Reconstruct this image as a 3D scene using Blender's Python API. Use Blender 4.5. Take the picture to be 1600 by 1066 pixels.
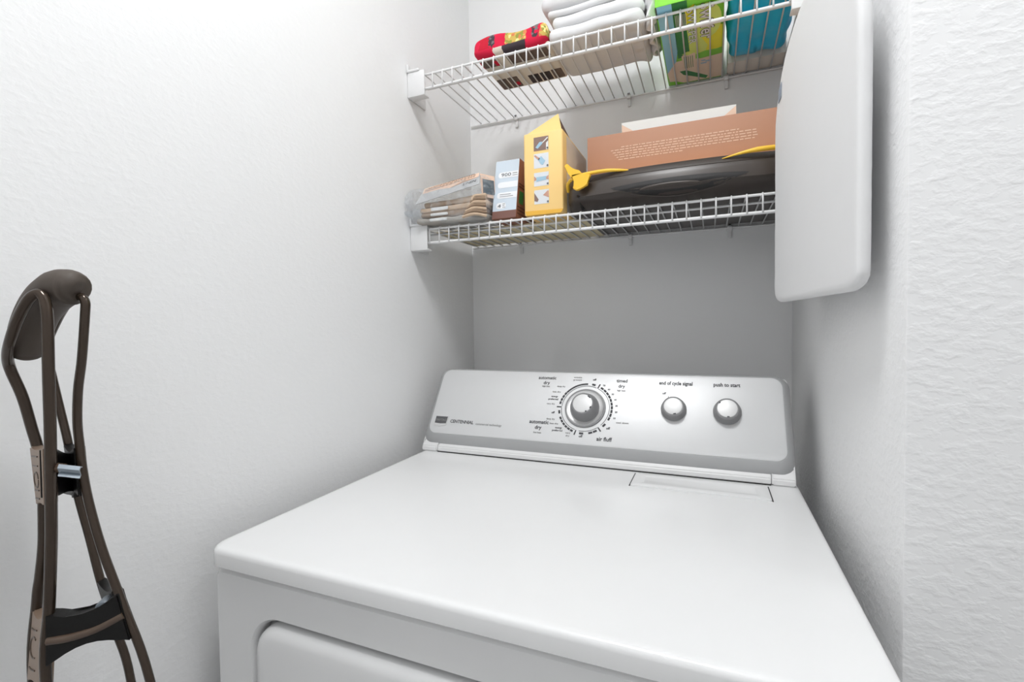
import bpy, bmesh, math, random
from mathutils import Vector, Matrix, noise

for o in list(bpy.data.objects):
    bpy.data.objects.remove(o)
S = bpy.context.scene
COL = S.collection

# ------------------------------------------------------------------ camera
YAW, PITCH, ROLL, FPX = 0.39369, -0.03134, -0.01363, 750.536
fw = Vector((-math.sin(YAW) * math.cos(PITCH), math.cos(YAW) * math.cos(PITCH), math.sin(PITCH)))
r0 = Vector((math.cos(YAW), math.sin(YAW), 0))
u0 = r0.cross(fw)
rr = r0 * math.cos(ROLL) + u0 * math.sin(ROLL)
uu = -r0 * math.sin(ROLL) + u0 * math.cos(ROLL)
cd = bpy.data.cameras.new('camera')
cam = bpy.data.objects.new('camera', cd)
COL.objects.link(cam)
M = Matrix.Identity(4)
for i in range(3):
    M[i][0], M[i][1], M[i][2] = rr[i], uu[i], -fw[i]
M[0][3], M[1][3], M[2][3] = 0.65023, -1.27129, 1.19116
cam.matrix_world = M
cd.sensor_width = 36.0
cd.lens = FPX / 1600 * 36
cd.clip_start = 0.02
S.camera = cam

# ------------------------------------------------------------------ world, exposure
w = bpy.data.worlds.new('world')
S.world = w
w.use_nodes = True
w.node_tree.nodes['Background'].inputs[0].default_value = (0.9, 0.95, 1.0, 1)
w.node_tree.nodes['Background'].inputs[1].default_value = 0.25
S.view_settings.view_transform = 'Standard'
S.view_settings.look = 'None'
S.view_settings.gamma = 1
S.view_settings.exposure = 0.0
S.view_settings.use_curve_mapping = False

LAMPS = [((0.50, -1.05, 2.44), 45.0, 'round white flush ceiling lamp over the laundry alcove'),
         ((1.35, -0.93, 2.44), 7.0, 'round white flush ceiling lamp in front of the plain right wall')]

# ------------------------------------------------------------------ materials
def srgb(r, g, b):
    f = lambda c: (c / 255 / 12.92) if c / 255 <= 0.04045 else ((c / 255 + 0.055) / 1.055) ** 2.4
    return (f(r), f(g), f(b), 1)

def mat(name, col, rough=0.5, metal=0.0, var=0.0, vscale=30, bump=0.0, bscale=200, bdist=0.001, spec=0.5,
        coat=0.0, sheen=0.0, stretch=None):
    m = bpy.data.materials.new(name)
    m.use_nodes = True
    nt = m.node_tree
    b = nt.nodes['Principled BSDF']
    b.inputs['Base Color'].default_value = col
    b.inputs['Roughness'].default_value = rough
    b.inputs['Metallic'].default_value = metal
    b.inputs['Specular IOR Level'].default_value = spec
    b.inputs['Coat Weight'].default_value = coat
    b.inputs['Sheen Weight'].default_value = sheen
    tc = nt.nodes.new('ShaderNodeTexCoord')
    vec = tc.outputs['Object']
    if stretch:
        mp = nt.nodes.new('ShaderNodeMapping')
        mp.inputs['Scale'].default_value = stretch
        nt.links.new(vec, mp.inputs['Vector'])
        vec = mp.outputs['Vector']
    nz = nt.nodes.new('ShaderNodeTexNoise')
    nz.inputs['Scale'].default_value = vscale
    nz.inputs['Detail'].default_value = 4
    nt.links.new(vec, nz.inputs['Vector'])
    mx = nt.nodes.new('ShaderNodeMix')
    mx.data_type = 'RGBA'
    d = max(var, 0.01)
    mx.inputs[6].default_value = tuple(c * (1 - d) for c in col[:3]) + (1,)
    mx.inputs[7].default_value = tuple(min(1, c * (1 + d)) for c in col[:3]) + (1,)
    nt.links.new(nz.outputs['Fac'], mx.inputs[0])
    nt.links.new(mx.outputs[2], b.inputs['Base Color'])
    if bump > 0:
        n2 = nt.nodes.new('ShaderNodeTexNoise')
        n2.inputs['Scale'].default_value = bscale
        n2.inputs['Detail'].default_value = 3
        nt.links.new(vec, n2.inputs['Vector'])
        bp = nt.nodes.new('ShaderNodeBump')
        bp.inputs['Strength'].default_value = bump
        bp.inputs['Distance'].default_value = bdist
        nt.links.new(n2.outputs['Fac'], bp.inputs['Height'])
        nt.links.new(bp.outputs['Normal'], b.inputs['Normal'])
    return m

def wall_mat(name, col, bump, scale, dist, stretch):
    """painted drywall with a knock-down / orange-peel relief"""
    m = bpy.data.materials.new(name)
    m.use_nodes = True
    nt = m.node_tree
    b = nt.nodes['Principled BSDF']
    b.inputs['Base Color'].default_value = col
    b.inputs['Roughness'].default_value = 0.62
    b.inputs['Specular IOR Level'].default_value = 0.3
    ge = nt.nodes.new('ShaderNodeNewGeometry')
    mp = nt.nodes.new('ShaderNodeMapping')
    mp.inputs['Scale'].default_value = stretch
    nt.links.new(ge.outputs['Position'], mp.inputs['Vector'])
    n1 = nt.nodes.new('ShaderNodeTexNoise')
    n1.inputs['Scale'].default_value = scale
    n1.inputs['Detail'].default_value = 3.0
    n1.inputs['Roughness'].default_value = 0.5
    n1.inputs['Distortion'].default_value = 0.15
    nt.links.new(mp.outputs['Vector'], n1.inputs['Vector'])
    cr = nt.nodes.new('ShaderNodeValToRGB')
    cr.color_ramp.elements[0].position = 0.42
    cr.color_ramp.elements[1].position = 0.80
    nt.links.new(n1.outputs['Fac'], cr.inputs['Fac'])
    bp = nt.nodes.new('ShaderNodeBump')
    bp.inputs['Strength'].default_value = bump
    bp.inputs['Distance'].default_value = dist
    nt.links.new(cr.outputs['Color'], bp.inputs['Height'])
    nt.links.new(bp.outputs['Normal'], b.inputs['Normal'])
    return m

WHITE = (0.91, 0.912, 0.914, 1)
MT = {
    'wall_l': wall_mat('wall_paint', WHITE, 0.22, 105, 0.0012, (1, 0.85, 1.25)),
    'wall_b': wall_mat('wall_paint_smooth', WHITE, 0.08, 75, 0.001, (1, 1, 1)),
    'wall_r': wall_mat('wall_paint_rough', WHITE, 0.34, 95, 0.0016, (0.85, 1, 1.3)),
    'ceil': wall_mat('ceiling_paint', (0.93, 0.93, 0.93, 1), 0.15, 60, 0.002, (1, 1, 1)),
    'floor': mat('floor_vinyl', (0.78, 0.775, 0.765, 1), 0.45, var=0.06, vscale=6),
    'enamel': mat('white_enamel', (0.85, 0.853, 0.856, 1), 0.22, var=0.01, bump=0.03, bscale=420, bdist=0.0003),
    'enamel_front': mat('white_enamel_front', (0.85, 0.853, 0.856, 1), 0.25, var=0.01),
    'plastic': mat('white_plastic', (0.80, 0.80, 0.80, 1), 0.4, var=0.01),
    'wire': mat('white_vinyl_wire', (0.83, 0.83, 0.83, 1), 0.35, var=0.01),
    'gap': mat('gap_shade', (0.03, 0.03, 0.03, 1), 0.7),  # black colour stands in for the shade inside narrow gaps
    'silver': mat('silver_paint', (0.72, 0.725, 0.73, 1), 0.42, metal=0.3, var=0.01, vscale=60),
    'bezel': mat('grey_bezel', (0.45, 0.455, 0.46, 1), 0.35, metal=0.25, var=0.02),
    'chrome': mat('brushed_chrome', (0.70, 0.70, 0.70, 1), 0.38, metal=0.6, var=0.03, vscale=200),
    'knob': mat('grey_knob', (0.25, 0.25, 0.255, 1), 0.45, metal=0.1, var=0.02),
    'knobcap': mat('brushed_cap', (0.70, 0.70, 0.70, 1), 0.42, metal=0.25, var=0.03, vscale=300, stretch=(1, 8, 1)),
    'ink': mat('dark_print', (0.045, 0.045, 0.05, 1), 0.6),
    'inkgrey': mat('grey_print', (0.13, 0.13, 0.135, 1), 0.6),
    'inklight': mat('light_print', (0.30, 0.30, 0.30, 1), 0.6),
    'badge': mat('badge_grey', (0.10, 0.10, 0.105, 1), 0.4, var=0.2, vscale=200),
    'sheet': mat('white_cotton', (0.80, 0.80, 0.81, 1), 0.9, var=0.02, bump=0.25, bscale=90, bdist=0.002, sheen=0.2),
    'cover': mat('ironing_cover', (0.81, 0.81, 0.815, 1), 0.8, var=0.01, bump=0.12, bscale=35, bdist=0.002),
    'metal': mat('grey_steel', (0.35, 0.36, 0.38, 1), 0.35, metal=0.9),
    'tag': mat('grey_gap_patch', srgb(150, 160, 175), 0.6),  # grey of the patch that stands in for a gap
    'ybox': mat('yellow_card', srgb(253, 214, 140), 0.5, var=0.02),
    'yboxside': mat('pale_printed_card', srgb(232, 224, 215), 0.5, var=0.15, vscale=18),
    'yedge': mat('deep_yellow_card', srgb(240, 185, 70), 0.5, var=0.02),
    'cardbrown': mat('brown_card', srgb(95, 62, 48), 0.7, var=0.05),
    'tanbox': mat('tan_card', srgb(186, 138, 112), 0.6, var=0.03, vscale=10),
    'whitecard': mat('white_card', srgb(230, 230, 228), 0.6),
    'creamink': mat('cream_print', srgb(232, 200, 178), 0.6),
    'bluecard': mat('pale_blue_card', srgb(205, 217, 228), 0.45, var=0.02),
    'pill': mat('white_print', srgb(240, 242, 245), 0.5),
    'bandbrown': mat('brown_print', srgb(122, 84, 74), 0.5),
    'sidebrown': mat('russet_card', srgb(150, 98, 76), 0.5, var=0.12, vscale=60),
    'picblue': mat('picture_blue', srgb(165, 200, 220), 0.6, var=0.06),
    'picbrown': mat('picture_brown', srgb(140, 115, 105), 0.6, var=0.2, vscale=90),
    'picskin': mat('picture_skin', srgb(208, 160, 140), 0.6, var=0.1),
    'picwhite': mat('picture_white', srgb(225, 228, 232), 0.6, var=0.02),
    'tub': mat('dark_tub_plastic', srgb(62, 54, 49), 0.34, var=0.06, vscale=20),
    'tubshade': mat('tub_recess_shade', srgb(26, 24, 24), 0.4, var=0.05),  # darker tub colour stands in for shade in the recess and slot
    'ylid': mat('yellow_plastic', srgb(250, 200, 62), 0.38, var=0.02),
    'cloth1': mat('beige_cloth', srgb(205, 180, 155), 0.95, var=0.08, vscale=60, bump=0.3, bscale=300),
    'cloth2': mat('taupe_cloth', srgb(150, 128, 108), 0.95, var=0.1, vscale=60, bump=0.3, bscale=300),
    'cloth3': mat('grey_cloth', srgb(176, 170, 162), 0.95, var=0.1, vscale=60, bump=0.3, bscale=300),
    'greycard': mat('grey_card', srgb(190, 190, 190), 0.6, var=0.02),
    'peachcard': mat('peach_card', srgb(238, 205, 182), 0.6, var=0.03),
    'creamsheet': mat('cream_liner', srgb(228, 215, 178), 0.7, var=0.04),
    'sw_green': mat('print_green', srgb(138, 222, 66), 0.45, var=0.05),
    'sw_dkgreen': mat('print_dark_green', srgb(50, 136, 68), 0.45, var=0.05),
    'sw_yellow': mat('print_yellow', srgb(250, 246, 56), 0.45, var=0.08),
    'sw_lime': mat('print_lime', srgb(228, 248, 130), 0.45, var=0.05),
    'sw_tan': mat('print_tan', srgb(248, 226, 200), 0.45, var=0.04),
    'sw_blue': mat('print_sky_blue', srgb(162, 224, 250), 0.45, var=0.04),
    'bluebag': mat('blue_plastic', srgb(28, 204, 252), 0.35, var=0.06, vscale=25, bump=0.3, bscale=25, bdist=0.003),
    'beigebox': mat('beige_card', srgb(240, 234, 224), 0.6, var=0.02),
    'pad': mat('brown_foam', srgb(78, 69, 62), 0.6, var=0.06, vscale=40, bump=0.15, bscale=500, bdist=0.0004),
    'tube': mat('bronze_gloss', srgb(66, 55, 46), 0.2, metal=0.45, var=0.05),
    'panel': mat('tan_plastic', srgb(150, 128, 110), 0.42, var=0.05, vscale=60),
    'bracket': mat('black_plastic', srgb(15, 14, 13), 0.4, var=0.05, spec=0.25),
    'browninsert': mat('brown_plastic', srgb(84, 68, 56), 0.35, var=0.2, vscale=120),
    'rubber': mat('black_rubber', srgb(28, 28, 28), 0.8),
    'plug': mat('grey_plug', srgb(120, 128, 136), 0.4, var=0.05),
    'clip': mat('clip_steel', (0.30, 0.34, 0.38, 1), 0.22, metal=0.95),
}

def pattern_mat(name, stops, scale, rough=0.95, seed=0.0):
    m = bpy.data.materials.new(name)
    m.use_nodes = True
    nt = m.node_tree
    b = nt.nodes['Principled BSDF']
    b.inputs['Roughness'].default_value = rough
    tc = nt.nodes.new('ShaderNodeTexCoord')
    mp = nt.nodes.new('ShaderNodeMapping')
    mp.inputs['Location'].default_value = (seed, seed * 0.7, 0)
    nt.links.new(tc.outputs['Object'], mp.inputs['Vector'])
    vo = nt.nodes.new('ShaderNodeTexVoronoi')
    vo.inputs['Scale'].default_value = scale
    nt.links.new(mp.outputs['Vector'], vo.inputs['Vector'])
    sp = nt.nodes.new('ShaderNodeSeparateColor')
    nt.links.new(vo.outputs['Color'], sp.inputs['Color'])
    cr = nt.nodes.new('ShaderNodeValToRGB')
    cr.color_ramp.interpolation = 'CONSTANT'
    els = cr.color_ramp.elements
    els[0].position, els[0].color = stops[0][0], stops[0][1]
    els[1].position, els[1].color = stops[1][0], stops[1][1]
    for p, c in stops[2:]:
        e = els.new(p)
        e.color = c
    nt.links.new(sp.outputs[0], cr.inputs['Fac'])
    nt.links.new(cr.outputs['Color'], b.inputs['Base Color'])
    return m

MT['red_cloth'] = mat('red_cloth', srgb(206, 26, 58), 0.95, var=0.12, vscale=70, bump=0.3, bscale=400)
MT['cream_cloth'] = mat('cream_cloth', srgb(232, 224, 212), 0.95, var=0.04, bump=0.3, bscale=200)
MT['brown_plaid'] = mat('brown_plaid', srgb(112, 98, 90), 0.95, var=0.3, vscale=160)
MT['dark_cloth'] = mat('dark_cloth', srgb(72, 64, 66), 0.95, var=0.2, vscale=120)
MT['gold_cloth'] = pattern_mat('gold_print_cloth', [(0.0, srgb(196, 170, 84)), (0.35, srgb(214, 140, 80)),
                                                 (0.6, srgb(168, 160, 70)), (0.85, srgb(238, 224, 140))], 150)

def plastic_film():
    m = bpy.data.materials.new('clear_film')
    m.use_nodes = True
    nt = m.node_tree
    for n in list(nt.nodes):
        nt.nodes.remove(n)
    out = nt.nodes.new('ShaderNodeOutputMaterial')
    tr = nt.nodes.new('ShaderNodeBsdfTransparent')
    tr.inputs['Color'].default_value = (0.95, 0.96, 0.97, 1)
    pb = nt.nodes.new('ShaderNodeBsdfPrincipled')
    pb.inputs['Base Color'].default_value = (0.82, 0.84, 0.86, 1)
    pb.inputs['Roughness'].default_value = 0.12
    tc = nt.nodes.new('ShaderNodeTexCoord')
    nz = nt.nodes.new('ShaderNodeTexNoise')
    nz.inputs['Scale'].default_value = 45
    nz.inputs['Detail'].default_value = 3
    nz.inputs['Distortion'].default_value = 1.5
    nt.links.new(tc.outputs['Object'], nz.inputs['Vector'])
    bp = nt.nodes.new('ShaderNodeBump')
    bp.inputs['Strength'].default_value = 0.8
    bp.inputs['Distance'].default_value = 0.006
    nt.links.new(nz.outputs['Fac'], bp.inputs['Height'])
    nt.links.new(bp.outputs['Normal'], pb.inputs['Normal'])
    cr = nt.nodes.new('ShaderNodeMapRange')
    cr.inputs[1].default_value = 0.35
    cr.inputs[2].default_value = 0.75
    cr.inputs[3].default_value = 0.03
    cr.inputs[4].default_value = 0.30
    nt.links.new(nz.outputs['Fac'], cr.inputs[0])
    mx = nt.nodes.new('ShaderNodeMixShader')
    nt.links.new(cr.outputs[0], mx.inputs[0])
    nt.links.new(tr.outputs[0], mx.inputs[1])
    nt.links.new(pb.outputs[0], mx.inputs[2])
    nt.links.new(mx.outputs[0], out.inputs['Surface'])
    return m
MT['film'] = plastic_film()

# ------------------------------------------------------------------ mesh helpers
WORLD = {}     # object name -> world location (no object here is rotated)

def link(name, me, m, parent=None, smooth=False, center=True):
    """one mesh object; verts are given in world space and recentred on the object's own middle"""
    c = Vector((0, 0, 0))
    if center and len(me.vertices):
        lo = Vector([min(v.co[i] for v in me.vertices) for i in range(3)])
        hi = Vector([max(v.co[i] for v in me.vertices) for i in range(3)])
        c = (lo + hi) / 2
        c.z = lo.z
        me.transform(Matrix.Translation(-c))
    o = bpy.data.objects.new(name, me)
    COL.objects.link(o)
    if m is not None:
        me.materials.append(MT[m] if isinstance(m, str) else m)
    if smooth:
        for p in me.polygons:
            p.use_smooth = True
    WORLD[o.name] = c
    if parent is not None:
        o.parent = parent
        o.location = c - WORLD[parent.name]
    else:
        o.location = c
    return o

def bm_obj(name, bm, m, parent=None, smooth=False, autosmooth=None):
    bmesh.ops.recalc_face_normals(bm, faces=bm.faces)
    me = bpy.data.meshes.new(name)
    bm.to_mesh(me)
    bm.free()
    if autosmooth is not None:
        for p in me.polygons:
            p.use_smooth = True
        me.set_sharp_from_angle(angle=math.radians(autosmooth))
    return link(name, me, m, parent, smooth)

def thing(name, loc, label, cat, group=None):
    o = bpy.data.objects.new(name, None)
    COL.objects.link(o)
    o.empty_display_size = 0.05
    o.location = loc
    WORLD[o.name] = Vector(loc)
    tag(o, label, cat, group)
    return o

def tag(o, label, cat, group=None):
    o['label'] = label
    o['category'] = cat
    if group:
        o['group'] = group
    return o

def add_box(bm, x0, x1, y0, y1, z0, z1, bev=0.0, seg=2):
    vs = [bm.verts.new((x, y, z)) for x in (x0, x1) for y in (y0, y1) for z in (z0, z1)]
    F = [(0, 1, 3, 2), (4, 6, 7, 5), (0, 4, 5, 1), (2, 3, 7, 6), (0, 2, 6, 4), (1, 5, 7, 3)]
    fs = [bm.faces.new([vs[i] for i in f]) for f in F]
    if bev > 0:
        es = list({e for f in fs for e in f.edges})
        bmesh.ops.bevel(bm, geom=es, offset=bev, segments=seg, profile=0.5, affect='EDGES', clamp_overlap=True)

def box(name, b, m, parent=None, bev=0.0, seg=2):
    bm = bmesh.new()
    add_box(bm, *b, bev=bev, seg=seg)
    return bm_obj(name, bm, m, parent, autosmooth=35 if bev > 0 else None)

def soft_box(b, r, n=(10, 8, 4), amp=0.0, freq=20.0, seed=0.0, fn=None):
    """rounded box with a dense surface, optionally rumpled by noise; returns a bmesh"""
    x0, x1, y0, y1, z0, z1 = b
    cx, cy, cz = (x0 + x1) / 2, (y0 + y1) / 2, (z0 + z1) / 2
    h = (abs(x1 - x0) / 2, abs(y1 - y0) / 2, abs(z1 - z0) / 2)
    rads = [min(r, q * 0.999) for q in h]
    def lines(a):
        q, rd = h[a], rads[a]
        t = [-q + rd * f for f in (0, 0.18, 0.45, 0.75)]
        inner = [(-q + rd) + (2 * (q - rd)) * i / n[a] for i in range(n[a] + 1)] if q - rd > 1e-5 else [0.0]
        return t + inner + [-v for v in reversed(t)]
    L = [lines(a) for a in range(3)]
    bm = bmesh.new()
    cache = {}
    def vert(p):
        k = tuple(round(c, 7) for c in p)
        if k in cache:
            return cache[k]
        inn = [max(-(h[i] - rads[i]), min(h[i] - rads[i], p[i])) for i in range(3)]
        d = [(p[i] - inn[i]) / rads[i] for i in range(3)]
        ln = math.sqrt(sum(c * c for c in d))
        q = Vector(p)
        if ln > 1e-9:
            q = Vector([inn[i] + d[i] / ln * rads[i] for i in range(3)])
        nn = Vector(d).normalized() if ln > 1e-9 else Vector((0, 0, 0))
        if amp:
            q += nn * amp * noise.noise(Vector((q.x * freq + seed, q.y * freq, q.z * freq * 2 - seed)))
        q += Vector((cx, cy, cz))
        if fn:
            q = fn(q)
        v = bm.verts.new(q)
        cache[k] = v
        return v
    for a in range(3):
        i1, i2 = (a + 1) % 3, (a + 2) % 3
        for s in (-1, 1):
            for i in range(len(L[i1]) - 1):
                for j in range(len(L[i2]) - 1):
                    q = []
                    for di, dj in ((0, 0), (1, 0), (1, 1), (0, 1)):
                        p = [0, 0, 0]
                        p[a] = s * h[a]
                        p[i1] = L[i1][i + di]
                        p[i2] = L[i2][j + dj]
                        q.append(vert(p))
                    if len(set(q)) == 4:
                        try:
                            bm.faces.new(q)
                        except ValueError:
                            pass
    return bm

def catmull(P, k=6):
    P = [Vector(p) for p in P]
    out = []
    for i in range(len(P) - 1):
        p0, p1, p2, p3 = P[max(i - 1, 0)], P[i], P[i + 1], P[min(i + 2, len(P) - 1)]
        for j in range(k):
            t = j / k
            out.append(0.5 * ((2 * p1) + (-p0 + p2) * t + (2 * p0 - 5 * p1 + 4 * p2 - p3) * t * t
                              + (-p0 + 3 * p1 - 3 * p2 + p3) * t ** 3))
    out.append(P[-1])
    return out

def add_tube(bm, P, r, n=8, cap=True, flat=None):
    """tube along points; r may be a list; flat=(vector, factor) widens the section along a vector"""
    P = [Vector(p) for p in P]
    R = r if isinstance(r, (list, tuple)) else [r] * len(P)
    rings = []
    t = (P[1] - P[0]).normalized()
    ref = Vector((0, 0, 1)) if abs(t.z) < 0.9 else Vector((0, 1, 0))
    a = t.cross(ref).normalized()
    for i, p in enumerate(P):
        if i == 0:
            tt = P[1] - P[0]
        elif i == len(P) - 1:
            tt = P[-1] - P[-2]
        else:
            tt = (P[i + 1] - P[i]).normalized() + (P[i] - P[i - 1]).normalized()
        tt.normalize()
        a = (a - tt * a.dot(tt)).normalized()
        b = tt.cross(a)
        ring = []
        for k in range(n):
            an = 2 * math.pi * k / n
            off = (a * math.cos(an) + b * math.sin(an)) * R[i]
            if flat:
                fv, ff = flat
                off += fv * (off.dot(fv)) * (ff - 1)
            ring.append(bm.verts.new(p + off))
        rings.append(ring)
    for i in range(len(rings) - 1):
        for k in range(n):
            bm.faces.new((rings[i][k], rings[i][(k + 1) % n], rings[i + 1][(k + 1) % n], rings[i + 1][k]))
    if cap:
        bm.faces.new(list(reversed(rings[0])))
        bm.faces.new(rings[-1])

def tube(name, P, r, m, parent=None, n=10, flat=None):
    bm = bmesh.new()
    add_tube(bm, P, r, n, flat=flat)
    return bm_obj(name, bm, m, parent, autosmooth=50)

def rrect(x0, x1, y0, y1, r, k=6):
    """rounded rectangle outline, counter-clockwise; r is one radius or four (bl, br, tr, tl)"""
    rs = r if isinstance(r, (list, tuple)) else [r] * 4
    cs = [(x0, y0, math.pi, 0), (x1, y0, 1.5 * math.pi, 1), (x1, y1, 0, 2), (x0, y1, 0.5 * math.pi, 3)]
    out = []
    for cx, cy, a0, i in cs:
        q = max(rs[i], 1e-5)
        ox = cx + q if cx == x0 else cx - q
        oy = cy + q if cy == y0 else cy - q
        for j in range(k + 1):
            an = a0 + (math.pi / 2) * j / k
            out.append((ox + q * math.cos(an), oy + q * math.sin(an)))
    return out

def loft(bm, loops, close_first=True, close_last=True):
    R = [[bm.verts.new(p) for p in lp] for lp in loops]
    n = len(R[0])
    for i in range(len(R) - 1):
        for k in range(n):
            bm.faces.new((R[i][k], R[i][(k + 1) % n], R[i + 1][(k + 1) % n], R[i + 1][k]))
    if close_first:
        bm.faces.new(list(reversed(R[0])))
    if close_last:
        bm.faces.new(R[-1])

def prism(name, pts, frame, t0, t1, m, parent=None, bev=0.0):
    """polygon in a frame (origin, U, V, N) extruded from t0 to t1 along N"""
    O, U, V, N = [Vector(q) for q in frame]
    bm = bmesh.new()
    loft(bm, [[O + U * p[0] + V * p[1] + N * t for p in pts] for t in (t0, t1)])
    if bev:
        bmesh.ops.bevel(bm, geom=list(bm.edges), offset=bev, segments=2, affect='EDGES', clamp_overlap=True)
    return bm_obj(name, bm, m, parent, autosmooth=35 if bev else None)

def revolve(bm, prof, O, A, B, N, k=40):
    """profile of (radius, height) turned around N"""
    rings = []
    for r, hh in prof:
        rings.append([bm.verts.new(O + (A * math.cos(2 * math.pi * i / k) + B * math.sin(2 * math.pi * i / k)) * r + N * hh)
                      for i in range(k)])
    for i in range(len(rings) - 1):
        for j in range(k):
            bm.faces.new((rings[i][j], rings[i][(j + 1) % k], rings[i + 1][(j + 1) % k], rings[i + 1][j]))
    return rings

def text(name, s, O, U, V, size, m, parent, lift=0.0004, width=None, align='CENTER', bold=0.0):
    """flat lettering: baseline from O along U, letters rising along V"""
    O, U, V = Vector(O), Vector(U).normalized(), Vector(V).normalized()
    N = U.cross(V)
    cu = bpy.data.curves.new(name, 'FONT')
    cu.body = s
    cu.align_x = align
    cu.size = size
    cu.resolution_u = 2
    tmp = bpy.data.objects.new(name + '_src', cu)
    COL.objects.link(tmp)
    dg = bpy.context.evaluated_depsgraph_get()
    me = bpy.data.meshes.new_from_object(tmp.evaluated_get(dg))
    me.materials.clear()
    bpy.data.objects.remove(tmp)
    xs = [v.co.x for v in me.vertices]
    k = 1.0
    if width:
        k = width / (max(xs) - min(xs))
    src = [(v.co.x * k, v.co.y) for v in me.vertices]
    fcs = [list(p.vertices) for p in me.polygons]
    vs, fs = [], []
    for i, (du, dv) in enumerate(((0, 0), (bold, 0), (-bold, 0), (0, bold), (0, -bold)) if bold else ((0, 0),)):
        b0 = len(vs)
        vs += [O + U * (a + du) + V * (b + dv) + N * (lift + i * 0.00002) for a, b in src]
        fs += [[q + b0 for q in f] for f in fcs]
    me2 = bpy.data.meshes.new(name)
    me2.from_pydata(vs, [], fs)
    bpy.data.meshes.remove(me)
    return link(name, me2, m, parent)

def bars(name, rects, frame, m, parent, lift=0.0004):
    """flat printed rectangles (x0, x1, y0, y1) in one frame"""
    O, U, V, N = [Vector(q) for q in frame]
    bm = bmesh.new()
    for x0, x1, y0, y1 in rects:
        bm.faces.new([bm.verts.new(O + U * a + V * b + N * lift) for a, b in ((x0, y0), (x1, y0), (x1, y1), (x0, y1))])
    me = bpy.data.meshes.new(name)
    bm.to_mesh(me)
    bm.free()
    return link(name, me, m, parent)

def poly(name, pts, frame, m, parent, lift=0.0004):
    O, U, V, N = [Vector(q) for q in frame]
    bm = bmesh.new()
    bm.faces.new([bm.verts.new(O + U * a + V * b + N * lift) for a, b in pts])
    bmesh.ops.triangulate(bm, faces=bm.faces)
    me = bpy.data.meshes.new(name)
    bm.to_mesh(me)
    bm.free()
    return link(name, me, m, parent)

# ------------------------------------------------------------------ room
XR, YC, CEIL = 0.822, -0.702, 2.44
def struct(name, b, m, bev=0.0):
    o = box(name, b, m, None, bev)
    o['kind'] = 'structure'
    return o
XF, YF_ = 1.75, -1.95            # far right wall and the wall behind the camera
struct('floor', (-0.1, XF + 0.1, YF_ - 0.1, 0.1, -0.1, 0.0), 'floor')
struct('ceiling', (-0.1, XF + 0.1, YF_ - 0.1, 0.1, CEIL, CEIL + 0.1), 'ceil')
struct('wall_left', (-0.1, 0.0, YF_ - 0.1, 0.1, 0.0, CEIL), 'wall_l')
struct('wall_back', (0.0, XR, 0.0, 0.1, 0.0, CEIL), 'wall_b')
struct('wall_right', (XR, XF, YC, 0.1, 0.0, CEIL), 'wall_r', 0.004)
struct('wall_far_right', (XF, XF + 0.1, YF_ - 0.1, 0.1, 0.0, CEIL), 'wall_b')
struct('wall_front', (0.0, XF, YF_ - 0.1, YF_, 0.0, CEIL), 'wall_b')

# ------------------------------------------------------------------ ceiling lamp
def ceiling_lamp(pos, strength, label):
    P0 = Vector(pos)
    X, Y, Z = Vector((1, 0, 0)), Vector((0, 1, 0)), Vector((0, 0, 1))
    t = thing('ceiling_lamp', pos, label, 'lamp', 'ceiling lamps')
    bm = bmesh.new()
    revolve(bm, [(0.0001, 0), (0.165, 0), (0.17, -0.01), (0.165, -0.02), (0.0001, -0.02)], P0, X, Y, Z)
    bm_obj('base', bm, 'plastic', t, autosmooth=40)
    em = bpy.data.materials.new('lamp_glow')
    em.use_nodes = True
    eb = em.node_tree.nodes['Principled BSDF']
    eb.inputs['Base Color'].default_value = (0.9, 0.9, 0.9, 1)
    eb.inputs['Emission Color'].default_value = (0.985, 0.993, 1.0, 1)
    eb.inputs['Emission Strength'].default_value = strength
    bm = bmesh.new()
    rg = revolve(bm, [(0.15, -0.0205), (0.148, -0.035), (0.125, -0.052), (0.08, -0.064), (0.03, -0.069)], P0, X, Y, Z, 20)
    bm.faces.new(rg[-1])
    bm_obj('diffuser', bm, em, t, smooth=True)
for pos_, st_, lb_ in LAMPS:
    ceiling_lamp(pos_, st_, lb_)

# ------------------------------------------------------------------ dryer
DX0, DX1 = 0.050, 0.787
DYF, DYB = -0.862, -0.185
ZT = 0.914
D = thing('clothes_dryer', ((DX0 + DX1) / 2, (DYF + DYB) / 2, 0), 'white clothes dryer with silver control console and three knobs', 'dryer')
box('cabinet', (DX0 + 0.006, DX1 - 0.006, -0.832, DYB, 0.02, 0.887), 'enamel_front', D, 0.004)
# top deck: rounded in plan and over its edge
bm = bmesh.new()
lp = []
for ins, z in ((0.003, 0.8885), (0.0, 0.8910), (0.0, 0.9065), (0.0010, 0.9105), (0.0035, 0.9130), (0.007, 0.9138), (0.011, 0.914)):
    lp.append([(x, y, z) for x, y in rrect(DX0 + ins, DX1 - ins, DYF + ins, DYB - ins, [0.022, 0.022, 0.01, 0.01], 6)])
loft(bm, lp)
bm_obj('top_panel', bm, 'enamel', D, autosmooth=50)
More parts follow.
